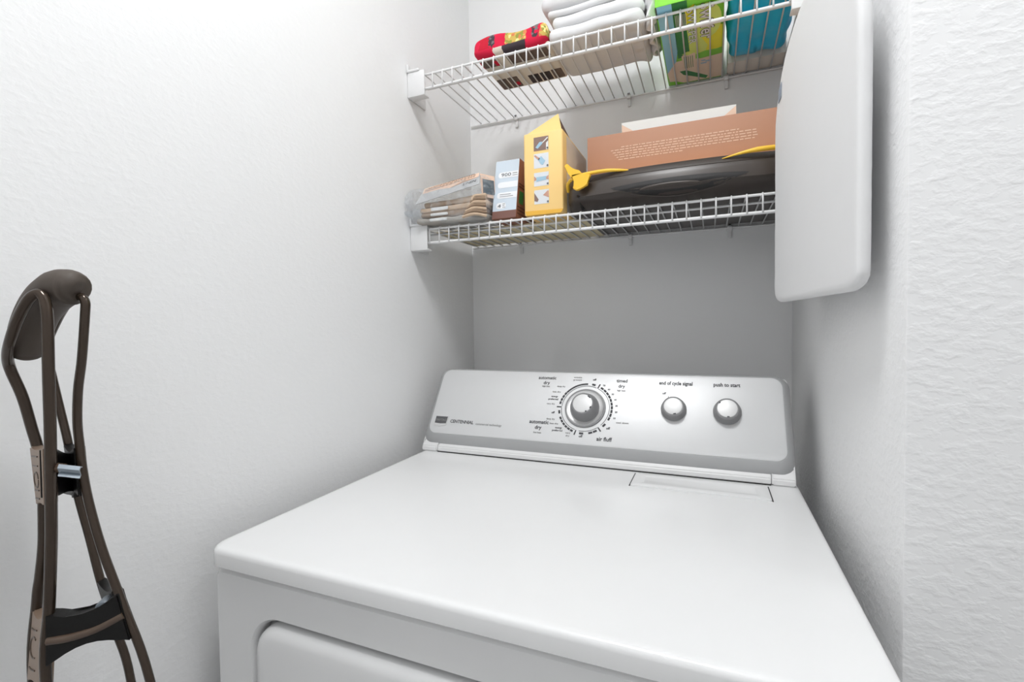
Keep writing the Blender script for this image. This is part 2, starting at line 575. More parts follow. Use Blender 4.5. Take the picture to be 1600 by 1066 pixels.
# front panel with a rounded opening for the door
PX0, PX1, PZ0, PZ1 = DX0 + 0.004, DX1 - 0.004, 0.06, 0.8855
OX0, OX1, OZ0, OZ1 = 0.121, 0.716, 0.25, 0.834
FY = -0.854
bm = bmesh.new()
def ring_xz(pts, y):
    vs = [bm.verts.new((x, y, z)) for x, z in pts]
    es = [bm.edges.new((vs[i], vs[(i + 1) % len(vs)])) for i in range(len(vs))]
    return vs, es
outer = rrect(PX0 + 0.005, PX1 - 0.005, PZ0 + 0.005, PZ1 - 0.006, 0.008, 3)
inner = rrect(OX0 - 0.004, OX1 + 0.004, OZ0 - 0.004, OZ1 + 0.004, 0.048, 10)
vo, eo = ring_xz(outer, FY)
vi, ei = ring_xz(inner, FY)
bmesh.ops.triangle_fill(bm, use_beauty=True, use_dissolve=False, edges=eo + ei, normal=(0, -1, 0))
v2, e2 = ring_xz(rrect(OX0, OX1, OZ0, OZ1, 0.044, 10), FY + 0.005)
v3, e3 = ring_xz(rrect(OX0, OX1, OZ0, OZ1, 0.044, 10), FY + 0.02)
for A_, B_ in ((vi, v2), (v2, v3)):
    for i in range(len(A_)):
        bm.faces.new((A_[i], A_[(i + 1) % len(A_)], B_[(i + 1) % len(A_)], B_[i]))
v4, e4 = ring_xz(rrect(PX0, PX1, PZ0, PZ1, 0.011, 3), FY + 0.006)
v5, e5 = ring_xz(rrect(PX0, PX1, PZ0, PZ1, 0.011, 3), FY + 0.021)
for A_, B_ in ((vo, v4), (v4, v5)):
    for i in range(len(A_)):
        bm.faces.new((A_[i], A_[(i + 1) % len(A_)], B_[(i + 1) % len(A_)], B_[i]))
bm_obj('front_panel', bm, 'enamel_front', D, autosmooth=40)
bm = bmesh.new()
g = 0.0045
lp = []
for ins, y in ((0.0, FY + 0.018), (0.0, FY + 0.006), (0.0015, FY + 0.0005), (0.006, FY - 0.004), (0.014, FY - 0.006)):
    lp.append([(x, y, z) for x, z in rrect(OX0 + g + ins, OX1 - g - ins, OZ0 + g + ins, OZ1 - g - ins, 0.04 - ins * 0.6, 10)])
loft(bm, lp)
bm_obj('door', bm, 'enamel_front', D, autosmooth=50)
for sx in (DX0 + 0.06, DX1 - 0.06):
    for sy in (-0.80, -0.24):
        tube('foot', [(sx, sy, 0.0), (sx, sy, 0.03)], 0.02, 'rubber', D)
# lint screen lid
lid = bmesh.new()
LX0, LX1, LY0, LY1 = 0.521, 0.737, -0.441, -0.367
loft(lid, [[(x, y, z) for x, y in rrect(LX0 + i, LX1 - i, LY0 + i, LY1 - i, 0.003, 3)]
           for i, z in ((0, 0.9138), (0, 0.9158), (0.0015, 0.9166), (0.018, 0.9166), (0.0195, 0.9158))])
LID = bm_obj('lint_screen_lid', lid, 'enamel', D, autosmooth=40)
box('lid_gap_shade', (LX0 - 0.0022, LX0 - 0.0002, LY0, LY1, 0.9139, 0.9145), 'gap', LID)  # solid dark strips beside the lid, painted shade for its gaps
box('lid_gap_shade', (LX1 + 0.0002, LX1 + 0.0022, LY0, LY1, 0.9139, 0.9145), 'gap', LID)

# console --------------------------------------------------------------
CO = Vector((0, -0.350, 0.935))
CT = Vector((0, 0.095, 0.152)).normalized()
CN = Vector((0, -CT.z, CT.y))
CU = Vector((1, 0, 0))
def con(u, v, w=0.0):
    return CO + CU * u + CT * v + CN * w
CF = (CO + CN * 0.0072, CU, CT, CN)
def housing(name, x0, x1, out):
    bm = bmesh.new()
    pr = [(-0.357 - out, 0.9142), (-0.3555 - out, 0.925), (-0.3425 - out, 0.938), (-0.249, 1.080), (-0.235, 1.083),
          (-0.215, 1.07), (-0.21, 0.9142)]
    loft(bm, [[(x, y, z) for y, z in pr] for x in (x0, x1)])
    bmesh.ops.bevel(bm, geom=[e for e in bm.edges], offset=0.002, segments=2, affect='EDGES', clamp_overlap=True)
    return bm_obj(name, bm, 'plastic', D, autosmooth=35)
housing('console_base', 0.0865, 0.7445, 0.0)
box('base_gap_shade', (0.088, 0.744, -0.3583, -0.350, 0.9141, 0.9157), 'gap', D)  # solid dark strip, painted shade along the foot of the console
housing('console_end_cap', 0.0475, 0.0858, 0.0012)
housing('console_end_cap', 0.7452, 0.781, 0.0012)
bm = bmesh.new()
bx0, bx1, bv0, bv1 = 0.044, 0.783, -0.004, 0.184
spec = [((0, 0, 0, 0), -0.014, 0.026), ((0, 0, 0, 0), -0.004, 0.026), ((0.001, 0.001, 0.001, 0.001), -0.002, 0.025),
        ((0.010, 0.010, 0.019, 0.006), 0.0055, 0.021), ((0.0115, 0.0115, 0.0205, 0.0075), 0.006, 0.020)]
lp = []
for (l, r_, b_, t_), wv, rad in spec:
    lp.append([con(u, v, wv) for u, v in rrect(bx0 + l, bx1 - r_, bv0 + b_, bv1 - t_, rad, 8)])
loft(bm, lp)
BZ = bm_obj('bezel', bm, 'bezel', D, autosmooth=45)
bm = bmesh.new()
loft(bm, [[con(u, v, wv) for u, v in rrect(bx0 + 0.0125 + i, bx1 - 0.0125 - i, bv0 + 0.0215 + i, bv1 - 0.0085 - i, 0.019, 8)]
          for i, wv in ((0, 0.005), (0, 0.0066), (0.0012, 0.0072))])
FACE = bm_obj('control_face', bm, 'silver', D, autosmooth=45)

def knob(u, v, r, h, rc, name):
    bm = bmesh.new()
    O = con(u, v, 0.0075)
    rg = revolve(bm, [(r * 0.985, 0), (r, 0.001), (r, h * 0.30), (r * 0.96, h * 0.42), (rc * 1.22, h * 0.9), (rc * 1.08, h), (rc, h)],
                 O, CU, CT, CN)
    bm.faces.new(rg[-1])
    k = bm_obj(name, bm, 'knob', D, autosmooth=35)
    bm = bmesh.new()
    rg = revolve(bm, [(rc, h * 0.98), (rc * 0.985, h + 0.0008), (rc * 0.9, h + 0.0012)], O, CU, CT, CN)
    bm.faces.new(rg[-1])
    bm_obj('knob_cap', bm, 'knobcap', k, autosmooth=35)
    return k, O
# timer dial
bm = bmesh.new()
Od = con(0.410, 0.0955, 0.0072)
revolve(bm, [(0.0425, 0.0), (0.0420, 0.0028), (0.0400, 0.0034), (0.0385, 0.0030)], Od, CU, CT, CN, 56)
bm_obj('dial_rim', bm, 'knob', D, autosmooth=50)
bm = bmesh.new()
revolve(bm, [(0.0385, 0.0030), (0.0350, 0.0012), (0.0300, 0.0010), (0.0001, 0.0010)], Od, CU, CT, CN, 56)
bm_obj('dial_dish', bm, 'chrome', D, autosmooth=50)
kt, Ok = knob(0.410, 0.0955, 0.0300, 0.025, 0.0198, 'timer_knob')
k1, O1 = knob(0.583, 0.102, 0.0235, 0.018, 0.0168, 'signal_knob')
k2, O2 = knob(0.677, 0.102, 0.0242, 0.019, 0.0172, 'start_knob')
def cap_marks(k, O, rc, h, angs):
    for a, wd in angs:
        bm = bmesh.new()
        a0, a1 = math.radians(a - wd / 2), math.radians(a + wd / 2)
        q = []
        for rad, an in ((rc * 0.9, a0), (rc * 1.02, a0), (rc * 1.02, a1), (rc * 0.9, a1)):
            q.append(bm.verts.new(O + (CU * math.cos(an) + CT * math.sin(an)) * rad + CN * (h + 0.0016)))
        bm.faces.new(q)
        bm_obj('cap_mark', bm, 'ink', k)
cap_marks(kt, Ok, 0.0198, 0.025, [(50, 22), (-25, 14), (-62, 10)])
cap_marks(k1, O1, 0.0168, 0.018, [(-78, 18)])
cap_marks(k2, O2, 0.0172, 0.019, [(-85, 14), (140, 12)])

# dial print
def arc_strip(bm, r0_, r1_, a0, a1, k=None):
    k = k or max(2, int(abs(a1 - a0) / 5))
    prev = None
    for i in range(k + 1):
        an = math.radians(a0 + (a1 - a0) * i / k)
        d = CU * math.cos(an) + CT * math.sin(an)
        cur = [bm.verts.new(Od + d * r0_ + CN * 0.0004), bm.verts.new(Od + d * r1_ + CN * 0.0004)]
        if prev:
            bm.faces.new((prev[0], prev[1], cur[1], cur[0]))
        prev = cur
bm = bmesh.new()
R0, R1 = 0.0526, 0.0568
def dashes(a0, a1, n, gap=1.4):
    s = (a1 - a0) / n
    for i in range(n):
        arc_strip(bm, R0, R1, a0 + s * i + gap / 2, a0 + s * (i + 1) - gap / 2)
arc_strip(bm, R0, R1 - 0.0006, 90, 142)
dashes(142, 174, 4)
arc_strip(bm, R0, R1, 73, 81)
dashes(-26, 60, 10)
arc_strip(bm, R0, R1, -43, -35)
dashes(-77, -57, 2)
arc_strip(bm, R0, R1, -96, -87)
dashes(-157, -110, 6)
arc_strip(bm, R0, R1, -172, -164)
bm_obj('dial_dashes', bm, 'ink', FACE)
bm = bmesh.new()
for a0, a1 in ((68, 178), (-44, 63), (-98, -54), (-178, -108)):
    arc_strip(bm, 0.0494, 0.0505, a0, a1)
for a in (65, -52, -105, 180):
    arc_strip(bm, 0.0500, 0.0606, a - 1.3, a + 1.3, 2)
bm_obj('dial_lines', bm, 'ink', FACE)

def ctext(s, u, v, size, m='ink', width=None, bold=0.00022, align='CENTER', name='lettering'):
    return text(name, s, con(u, v, 0.0072), CU, CT, size, m, FACE, 0.0004, width, align, bold)
ctext('automatic', 0.318, 0.1585, 0.0105, width=0.040)
ctext('dry', 0.318, 0.1465, 0.0105, width=0.014)
ctext('high heat', 0.318, 0.140, 0.005, 'inklight', 0.017)
ctext('automatic', 0.316, 0.0555, 0.0115, width=0.042, bold=0.0003)
ctext('dry', 0.316, 0.0435, 0.0115, width=0.014, bold=0.0003)
ctext('low heat', 0.316, 0.0345, 0.005, 'inklight', 0.017)
ctext('timed', 0.480, 0.1565, 0.0105, width=0.022)
ctext('dry', 0.480, 0.1445, 0.0105, width=0.013)
ctext('high heat', 0.480, 0.1365, 0.005, 'inklight', 0.017)
ctext('air fluff', 0.4555, 0.0285, 0.0115, width=0.030, bold=0.0003)
ctext('off', 0.4225, 0.1585, 0.0065)
ctext('off', 0.3430, 0.0800, 0.0065)
ctext('off', 0.4080, 0.0325, 0.0070)
ctext('off', 0.4610, 0.0530, 0.0070)
for s, u, v in (('wrinkle', 0.386, 0.1635), ('prevent', 0.386, 0.1575), ('damp dry', 0.352, 0.141), ('less dry', 0.344, 0.128),
                ('very dry', 0.335, 0.1), ('damp dry', 0.340, 0.066), ('less dry', 0.349, 0.0565), ('very', 0.381, 0.0385),
                ('dry', 0.381, 0.0325)):
    ctext(s, u, v, 0.0046, 'inklight', min(0.018, 0.0026 * len(s)))
for s, u, v in (('energy', 0.341, 0.117), ('preferred', 0.339, 0.1105), ('energy', 0.360, 0.0478), ('preferred', 0.358, 0.0418)):
    ctext(s, u, v, 0.0055, 'inkgrey', 0.0024 * len(s))
for i, s in enumerate(('70', '60', '50', '40', '30', '20', '10')):
    a = math.radians(58 - i * 12.5)
    ctext(s, 0.410 + 0.064 * math.cos(a), 0.0955 + 0.062 * math.sin(a) - 0.002, 0.0052, 'inkgrey')
ctext('cool down', 0.488, 0.067, 0.0048, 'inklight', 0.024)
ctext('end of cycle signal', 0.585, 0.1545, 0.0108, width=0.062, bold=0.0003)
ctext('push to start', 0.677, 0.1545, 0.0108, width=0.046, bold=0.0003)
ctext('off', 0.564, 0.1335, 0.0065, 'inkgrey')
bars('tick_mark', [(0.5715, 0.5728, 0.122, 0.130)], CF, 'inkgrey', FACE)
ctext('CENTENNIAL', 0.1065, 0.0435, 0.0105, 'inkgrey', 0.058, 0.00035, 'LEFT')
ctext('commercial technology', 0.171, 0.0425, 0.0070, 'inklight', 0.062, 0.0001, 'LEFT')
# badge
bf = CF
badge_o = [(0.0675, 0.0365), (0.0805, 0.0325), (0.0985, 0.0365), (0.1005, 0.0575), (0.0675, 0.0575)]
BO = prism('badge', badge_o, CF, 0.0, 0.0012, 'chrome', D)
poly('badge_field', [(0.0685, 0.0405), (0.0835, 0.0395), (0.0972, 0.0405), (0.0985, 0.0565), (0.0685, 0.0565)], CF, 'badge', BO, 0.0014)
text('badge_lettering', 'MAYTAG', con(0.0833, 0.0455, 0.0072), CU, CT, 0.0075, 'inklight', BO, 0.0017, 0.025)

# ------------------------------------------------------------------ wire shelves
def wire_shelf(zs, xw0, clips, label, group):
    t = thing('wire_shelf', (XR / 2, -0.155, zs), label, 'shelf', group)
    yf = -0.307
    xa, xb = 0.012, XR - 0.012
    tube('front_top_rail', [(xa, yf, zs), (xb, yf, zs)], 0.0026, 'wire', t)
    tube('front_lower_rail', [(xa, yf, zs - 0.0316), (xb, yf, zs - 0.0316)], 0.0032, 'wire', t)
    tube('back_rail', [(0.006, -0.006, zs), (XR - 0.006, -0.006, zs)], 0.0026, 'wire', t)
    tube('middle_rail', [(xa, -0.248, zs - 0.001), (xb, -0.248, zs - 0.001)], 0.0024, 'wire', t)
    bm = bmesh.new()
    zz = zs + 0.0036
    add_tube(bm, [(0, -0.003, zz), (0, yf + 0.004, zz), (0, yf - 0.001, zz - 0.001), (0, yf - 0.0034, zz - 0.005),
                  (0, yf - 0.0034, zs - 0.032)], 0.0016, 6)
    me = bpy.data.meshes.new('cross_wire')
    bm.to_mesh(me)
    bm.free()
    for p in me.polygons:
        p.use_smooth = True
    me.materials.append(MT['wire'])
    x = xw0
    while x < XR - 0.02:
        o = bpy.data.objects.new('cross_wire', me)
        COL.objects.link(o)
        o.parent = t
        o.location = Vector((x, 0, 0)) - WORLD[t.name]
        x += 0.0254
    # end brackets on the side walls
    for s in (0, 1):
        X = lambda v: v if s == 0 else XR - v
        bm = bmesh.new()
        def bb(x0, x1, *rest, **kw):
            a, b = sorted((X(x0), X(x1)))
            add_box(bm, a, b, *rest, **kw)
        bb(0.0005, 0.046, -0.318, -0.3135, zs - 0.049, zs + 0.008, bev=0.002)
        bb(0.0005, 0.004, -0.316, -0.245, zs - 0.049, zs + 0.020, bev=0.001)
        bb(0.003, 0.046, -0.316, -0.296, zs - 0.049, zs - 0.045, bev=0.001)
        bb(0.0005, 0.034, -0.321, -0.312, zs + 0.007, zs + 0.0125, bev=0.002)
        bb(0.0005, 0.006, -0.322, -0.312, zs + 0.007, zs + 0.026, bev=0.002)
        e = bm_obj('end_bracket', bm, 'plastic', t, autosmooth=35)
        tube('screw', [(X(0.004), -0.268, zs - 0.02), (X(0.0055), -0.268, zs - 0.02)], 0.004, 'metal', e)
    for cx in clips:
        bm = bmesh.new()
        add_box(bm, cx - 0.005, cx + 0.005, -0.0125, -0.0005, zs - 0.006, zs + 0.004, bev=0.0015)
        add_box(bm, cx - 0.004, cx + 0.004, -0.006, -0.0005, zs - 0.024, zs - 0.004, bev=0.0015)
        c = bm_obj('wall_clip', bm, 'plastic', t, autosmooth=35)
        tube('screw', [(cx, -0.0125, zs + 0.0035), (cx, -0.0145, zs + 0.006)], 0.0032, 'metal', c, 8)
    return t
ZU, ZL = 1.771, 1.418
wire_shelf(ZU, 0.0639 - 0.0254, (0.1474, 0.457, 0.6834), 'upper white wire shelf holding the white sheets and red cloth', 'wire shelves in the alcove')
wire_shelf(ZL, 0.0486 - 0.0254, (0.158, 0.458, 0.6905), 'lower white wire shelf holding the yellow carton and dark tub', 'wire shelves in the alcove')
BU, BL = ZU + 0.0056, ZL + 0.0056       # tops of the wires

# ------------------------------------------------------------------ upper shelf things
# folded red holiday cloth
def holiday_print():
    m = bpy.data.materials.new('holiday_print')
    m.use_nodes = True
    nt = m.node_tree
    N = nt.nodes.new
    b = nt.nodes['Principled BSDF']
    b.inputs['Roughness'].default_value = 0.95
    tc = N('ShaderNodeTexCoord')
    sx = N('ShaderNodeSeparateXYZ')
    nt.links.new(tc.outputs['Object'], sx.inputs[0])
    nz = N('ShaderNodeTexNoise')
    nz.inputs['Scale'].default_value = 60
    nt.links.new(tc.outputs['Object'], nz.inputs['Vector'])
    def math_(op, a, bb):
        n = N('ShaderNodeMath')
        n.operation = op
        for i, v in enumerate((a, bb)):
            if isinstance(v, (int, float)):
                n.inputs[i].default_value = v
            else:
                nt.links.new(v, n.inputs[i])
        return n.outputs[0]
    wob = math_('MULTIPLY', math_('SUBTRACT', nz.outputs['Fac'], 0.5), 0.12)
    u = math_('ADD', math_('MULTIPLY', math_('ADD', sx.outputs['X'], 0.085), 1 / 0.17), wob)
    v = math_('ADD', math_('MULTIPLY', sx.outputs['Z'], 1 / 0.04), wob)
    def ramp(fac, stops):
        r = N('ShaderNodeValToRGB')
        r.color_ramp.interpolation = 'CONSTANT'
        e = r.color_ramp.elements
        e[0].position, e[0].color = stops[0]
        e[1].position, e[1].color = stops[1]
        for p, cc in stops[2:]:
            q = e.new(p)
            q.color = cc
        nt.links.new(fac, r.inputs['Fac'])
        return r.outputs['Color']
    RED, RED2 = srgb(214, 28, 66), srgb(196, 20, 48)
    DK, GO, OR, CR, OL = srgb(70, 60, 66), srgb(206, 176, 92), srgb(214, 128, 84), srgb(226, 214, 200), srgb(150, 150, 70)
    vo = N('ShaderNodeTexVoronoi')
    vo.inputs['Scale'].default_value = 170
    nt.links.new(tc.outputs['Object'], vo.inputs['Vector'])
    sp_ = N('ShaderNodeSeparateColor')
    nt.links.new(vo.outputs['Color'], sp_.inputs['Color'])
    speck = ramp(sp_.outputs[0], [(0.0, DK), (0.55, RED), (0.8, srgb(120, 110, 112))])
    gold = ramp(sp_.outputs[1], [(0.0, GO), (0.35, OR), (0.6, OL), (0.85, srgb(240, 228, 150))])
    upper = ramp(u, [(0.0, RED), (0.1, RED2), (0.3, RED)])
    w1 = ramp(u, [(0.0, (0, 0, 0, 1)), (0.21, (1, 1, 1, 1)), (0.31, (0, 0, 0, 1)), (0.82, (1, 1, 1, 1)), (0.90, (0, 0, 0, 1))])
    w2 = ramp(u, [(0.0, (0, 0, 0, 1)), (0.46, (1, 1, 1, 1)), (0.73, (0, 0, 0, 1)), (0.93, (1, 1, 1, 1))])
    low = ramp(u, [(0.0, RED), (0.28, CR), (0.42, DK), (0.72, RED)])
    wl = ramp(v, [(0.0, (1, 1, 1, 1)), (0.40, (0, 0, 0, 1))])
    def mix(f, a, bb):
        x = N('ShaderNodeMix')
        x.data_type = 'RGBA'
        nt.links.new(f, x.inputs[0])
        nt.links.new(a, x.inputs[6])
        nt.links.new(bb, x.inputs[7])
        return x.outputs[2]
    nt.links.new(mix(wl, mix(w2, mix(w1, upper, speck), gold), low), b.inputs['Base Color'])
    return m
c = thing('folded_cloth', (0.25, -0.23, BU), 'folded red patterned cloth with cream and brown underside on the upper shelf', 'cloth')
def wav(q):
    k = (q.x - 0.17) / 0.165
    q.z += 0.005 * math.sin(k * 7.0) * (1 if q.z > BU + 0.02 else 0.2) + 0.006 * k * (q.z > BU + 0.02)
    return q
bm = soft_box((0.165, 0.335, -0.306, -0.160, BU + 0.0045, BU + 0.044), 0.014, (14, 10, 2), 0.004, 30, 2.0, wav)
top = bm_obj('printed_layer', bm, holiday_print(), c, smooth=True)
bm = soft_box((0.172, 0.338, -0.292, -0.150, BU + 0.0012, BU + 0.013), 0.0055, (12, 10, 2), 0.0002, 30, 5.0)
under = bm_obj('lining_layer', bm, 'cream_cloth', c, smooth=True)
def patch(name, b, m, parent, r=0.004, seed=1.0):
    bm = soft_box(b, r, (5, 4, 1), 0.0, 60, seed)
    return bm_obj(name, bm, m, parent, smooth=True)
for i, (a, b, y0, y1, m) in enumerate(((0.175, 0.216, -0.290, -0.262, 'brown_plaid'), (0.236, 0.330, -0.290, -0.256, 'brown_plaid'),
                                    (0.176, 0.200, -0.205, -0.156, 'brown_plaid'), (0.203, 0.228, -0.205, -0.156, 'brown_plaid'),
                                    (0.252, 0.278, -0.196, -0.158, 'dark_cloth'), (0.281, 0.306, -0.196, -0.158, 'dark_cloth'),
                                    (0.309, 0.334, -0.198, -0.158, 'brown_plaid'), (0.204, 0.214, -0.286, -0.264, 'red_cloth'),
                                    (0.214, 0.226, -0.182, -0.166, 'red_cloth'))):
    z0 = BU + (0.0001 if m != 'red_cloth' else -0.0003)
    patch('lining_motif', (a, b, y0, y1, z0, BU + 0.004), m, under, 0.0018, i * 2.0)

# stack of white sheets
def sheet(b, r, seed, label, fold=True, fn=None, amp=0.0028):
    bm = soft_box(b, r, (26, 14, 2), amp, 22, seed, fn)
    o = bm_obj('folded_sheet', bm, 'sheet', None, smooth=True)
    o['label'] = label
    o['category'] = 'sheet'
    o['group'] = 'white folded sheets on the upper shelf'
    return o
def drape(k):
    def f(q):
        a = max(0.0, (q.x - 0.44) / 0.09)
        q.z += k * a * a * 0.004 * math.sin(q.y * 160 + q.x * 60) + 0.0025 * math.sin(q.x * 40 + k)
        q.y += 0.006 * math.sin(q.x * 21 + k * 2.0)
        return q
    return f
sheet((0.335, 0.530, -0.300, -0.130, BU + 0.0035, BU + 0.029), 0.0125, 1, 'bottom white sheet of the folded stack, resting on the wires', fn=drape(1))
sheet((0.345, 0.532, -0.298, -0.130, BU + 0.0315, BU + 0.052), 0.0102, 7, 'second white sheet from the bottom of the folded stack', fn=drape(1))
sheet((0.334, 0.524, -0.297, -0.128, BU + 0.0545, BU + 0.067), 0.0062, 13, 'thin white sheet in the middle of the folded stack', fn=drape(1), amp=0.002)
sheet((0.318, 0.528, -0.300, -0.126, BU + 0.0705, BU + 0.100), 0.0145, 19, 'thick white sheet second from the top of the stack, jutting left', fn=drape(1))
sheet((0.330, 0.526, -0.298, -0.126, BU + 0.1035, BU + 0.130), 0.013, 23, 'topmost white sheet of the folded stack', fn=drape(1))
# rumpled pillowcase stuffed at the right end of the stack
def crumple(q):
    q.x += 0.006 * math.sin(q.y * 130 + q.z * 50)
    q.y += 0.004 * math.sin(q.x * 300)
    return q
bm = soft_box((0.5365, 0.5455, -0.300, -0.150, BU + 0.001, BU + 0.075), 0.0044, (2, 30, 12), 0.005, 40, 4, crumple)
o = bm_obj('pillowcase', bm, 'sheet', None, smooth=True)
tag(o, 'crumpled white pillowcase wedged between the sheet stack and the green carton', 'pillowcase')

# sweeper refill carton lying on its face
SX0, SX1, SY0, SY1 = 0.5535, 0.6745, -0.327, -0.008
c = thing('sweeper_carton', ((SX0 + SX1) / 2, (SY0 + SY1) / 2, BU), 'green and yellow mop refill carton lying flat on the upper shelf', 'box')
box('carton_body', (SX0, SX1, SY0, SY1, BU, BU + 0.06), 'sw_green', c, 0.0012)
SF = (Vector((SX0, SY0, BU)), Vector((1, 0, 0)), Vector((0, 1, 0)), Vector((0, 0, -1)))
W_, L_ = SX1 - SX0, SY1 - SY0
def sp(name, pts, m, lift):
    return poly(name, [(a * W_, b * L_) for a, b in pts], SF, m, c, lift)
sp('blue_print', [(0.02, 0.0), (0.24, 0.0), (0.25, 0.52), (0.20, 0.66), (0.02, 0.80)], 'sw_blue', 0.0003)
sp('dark_green_print', [(0.24, 0.0), (0.46, 0.0), (0.46, 0.24), (0.47, 0.60), (0.24, 0.62)], 'sw_dkgreen', 0.0003)
sp('yellow_print', [(0.42, 0.10), (0.55, 0.05), (0.72, 0.30), (0.97, 0.32), (0.97, 0.58), (0.45, 0.64)], 'sw_yellow', 0.00035)
sp('lime_print', [(0.42, 0.22), (0.60, 0.36), (0.74, 0.52), (0.70, 0.60), (0.46, 0.66)], 'sw_lime', 0.0004)
sp('green_swoosh', [(0.44, 0.62), (0.70, 0.585), (0.98, 0.59), (0.98, 0.66), (0.72, 0.655), (0.45, 0.67)], 'sw_green', 0.00045)
sp('tan_print', [(0.04, 0.985), (0.02, 0.80), (0.20, 0.655), (0.48, 0.645), (0.62, 0.675), (0.98, 0.66), (0.98, 0.985)], 'sw_tan', 0.0004)
sp('green_stripe', [(0.24, 0.80), (0.36, 0.80), (0.74, 0.94), (0.70, 0.975), (0.30, 0.86)], 'sw_dkgreen', 0.0006)
sp('green_corner', [(0.03, 0.93), (0.16, 0.94), (0.30, 0.985), (0.03, 0.985)], 'sw_green', 0.0006)
sp('pack_picture', [(0.30, 0.60), (0.36, 0.57), (0.50, 0.565), (0.54, 0.60), (0.53, 0.78), (0.32, 0.79)], 'sw_tan', 0.00055)
sp('pack_ring', [(0.31, 0.575), (0.40, 0.55), (0.50, 0.555), (0.53, 0.575), (0.42, 0.60)], 'sw_lime', 0.0007)
bars('pack_lines', [((0.34 + 0.035 * i) * W_, (0.35 + 0.035 * i) * W_, 0.61 * L_, 0.77 * L_) for i in range(5)], SF, 'sw_dkgreen', c, 0.0008)
sp('black_edge', [(0.0, 0.0), (0.02, 0.0), (0.02, 0.12), (0.0, 0.12)], 'ink', 0.0004)
bars('fine_print', [((0.27 + 0.022 * i) * W_, (0.278 + 0.022 * i) * W_, 0.12 * L_, (0.24 + 0.02 * (i % 3)) * L_) for i in range(8)], SF, 'whitecard', c, 0.0006)
bars('blue_fine_print', [(0.14 * W_, 0.15 * W_, 0.55 * L_, 0.62 * L_), (0.155 * W_, 0.165 * W_, 0.63 * L_, 0.68 * L_),
                         (0.63 * W_, 0.70 * W_, 0.70 * L_, 0.715 * L_), (0.70 * W_, 0.80 * W_, 0.715 * L_, 0.73 * L_),
                         (0.62 * W_, 0.72 * W_, 0.735 * L_, 0.75 * L_)], SF, 'picblue', c, 0.0009)
def stext(s, a, b, size, width, m, lift, bold):
    return text('lettering', s, (SX0 + a * W_, SY0 + b * L_, BU), (0, 1, 0), (1, 0, 0), size, m, c, lift, width, 'LEFT', bold)
poly('logo_field', [(0.74 * W_ + 0.026 * math.cos(k * math.pi / 10), 0.245 * L_ + 0.058 * math.sin(k * math.pi / 10)) for k in range(20)], SF, 'sw_lime', c, 0.0008)
stext('SWEEPER', 0.455, 0.085, 0.0185, 0.118, 'sw_dkgreen', 0.0010, 0.0012)
stext('SWEEPER', 0.455, 0.085, 0.0185, 0.118, 'pill', 0.0013, 0.0004)
stext('Swiffer', 0.645, 0.06, 0.034, 0.118, 'ink', 0.0010, 0.0018)
stext('Swiffer', 0.645, 0.06, 0.034, 0.118, 'pill', 0.0013, 0.0005)

# blue soft pack and pale box behind it
def bag_shape(q):
    k = (q.y + 0.31) / 0.235
    q.x += 0.012 * max(0, k - 0.6) ** 1.0 * (1 if q.x < 0.74 else -1)
    return q
bm = soft_box((0.680, 0.800, -0.312, -0.070, BU + 0.001, BU + 0.085), 0.020, (14, 22, 8), 0.006, 26, 3, bag_shape)
o = bm_obj('soft_pack', bm, 'bluebag', None, smooth=True)
tag(o, 'bright blue plastic soft pack beside the green carton on the upper shelf', 'pack')
o = box('small_carton', (0.684, 0.800, -0.062, -0.006, BU, BU + 0.07), 'beigebox', None, 0.0015)
tag(o, 'plain beige carton behind the blue pack against the back wall', 'box')

# ------------------------------------------------------------------ lower shelf things
# cream liner sheet under the left-hand goods
o = box('shelf_liner', (0.012, 0.392, -0.232, -0.012, BL, BL + 0.002), 'creamsheet', None, 0.0006)
tag(o, 'thin cream liner sheet lying on the wires under the bag and cartons', 'liner')
BLL = BL + 0.0021
# clear bag of folded linens
c = thing('linen_bag', (0.11, -0.25, BLL), 'clear plastic bag of folded beige linens with a peach card', 'bag')
tilt = lambda q: Vector((q.x, q.y + 0.02 * math.sin((q.x - 0.03) * 9), q.z + 0.10 * max(0, q.x - 0.05) * ((q.z - BLL) / 0.06)))
for i, (m, a, b, z0, z1) in enumerate((('cloth3', 0.028, 0.196, 0.001, 0.012), ('cloth2', 0.036, 0.192, 0.013, 0.024),
                                       ('cloth1', 0.032, 0.196, 0.025, 0.037), ('cloth1', 0.040, 0.190, 0.038, 0.050))):
    bm = soft_box((a, b, -0.335 + 0.004 * i, -0.245, BLL + z0, BLL + z1), 0.0052, (14, 6, 1), 0.002, 40, i * 3.0, tilt)
    f = bm_obj('folded_linen', bm, m, c, smooth=True)
    if i < 3:
        bm = soft_box((0.062, 0.103, -0.3385 + 0.004 * i, -0.330, BLL + z0 + 0.003, BLL + z1 - 0.002), 0.0022, (4, 1, 1), 0, 1, 0, tilt)
        bm_obj('white_tab', bm, 'whitecard', f, smooth=True)
# bunched cloth edges at the right end
for i in range(7):
    a = i / 6
    P = [(0.150 + 0.004 * i, -0.337, BLL + 0.004 + 0.0055 * i), (0.178, -0.338 + 0.003 * a, BLL + 0.008 + 0.0065 * i), (0.202 - 0.003 * a, -0.325, BLL + 0.004 + 0.0075 * i)]
    tube('cloth_pleat', catmull(P, 4), 0.0032, 'cloth2' if i % 2 else 'cloth1', c, 6)
# card insert: grey front, peach folded top with print
KF = (Vector((0.028, -0.336, BLL + 0.044)), Vector((1, 0.10, 0.19)).normalized(), Vector((0.03, 0.50, 0.86)).normalized(), None)
KN = KF[1].cross(KF[2]).normalized()
KF = (KF[0], KF[1], KF[2], KN)
KF = (KF[0], KF[1], KF[2], KF[1].cross(KF[2]))
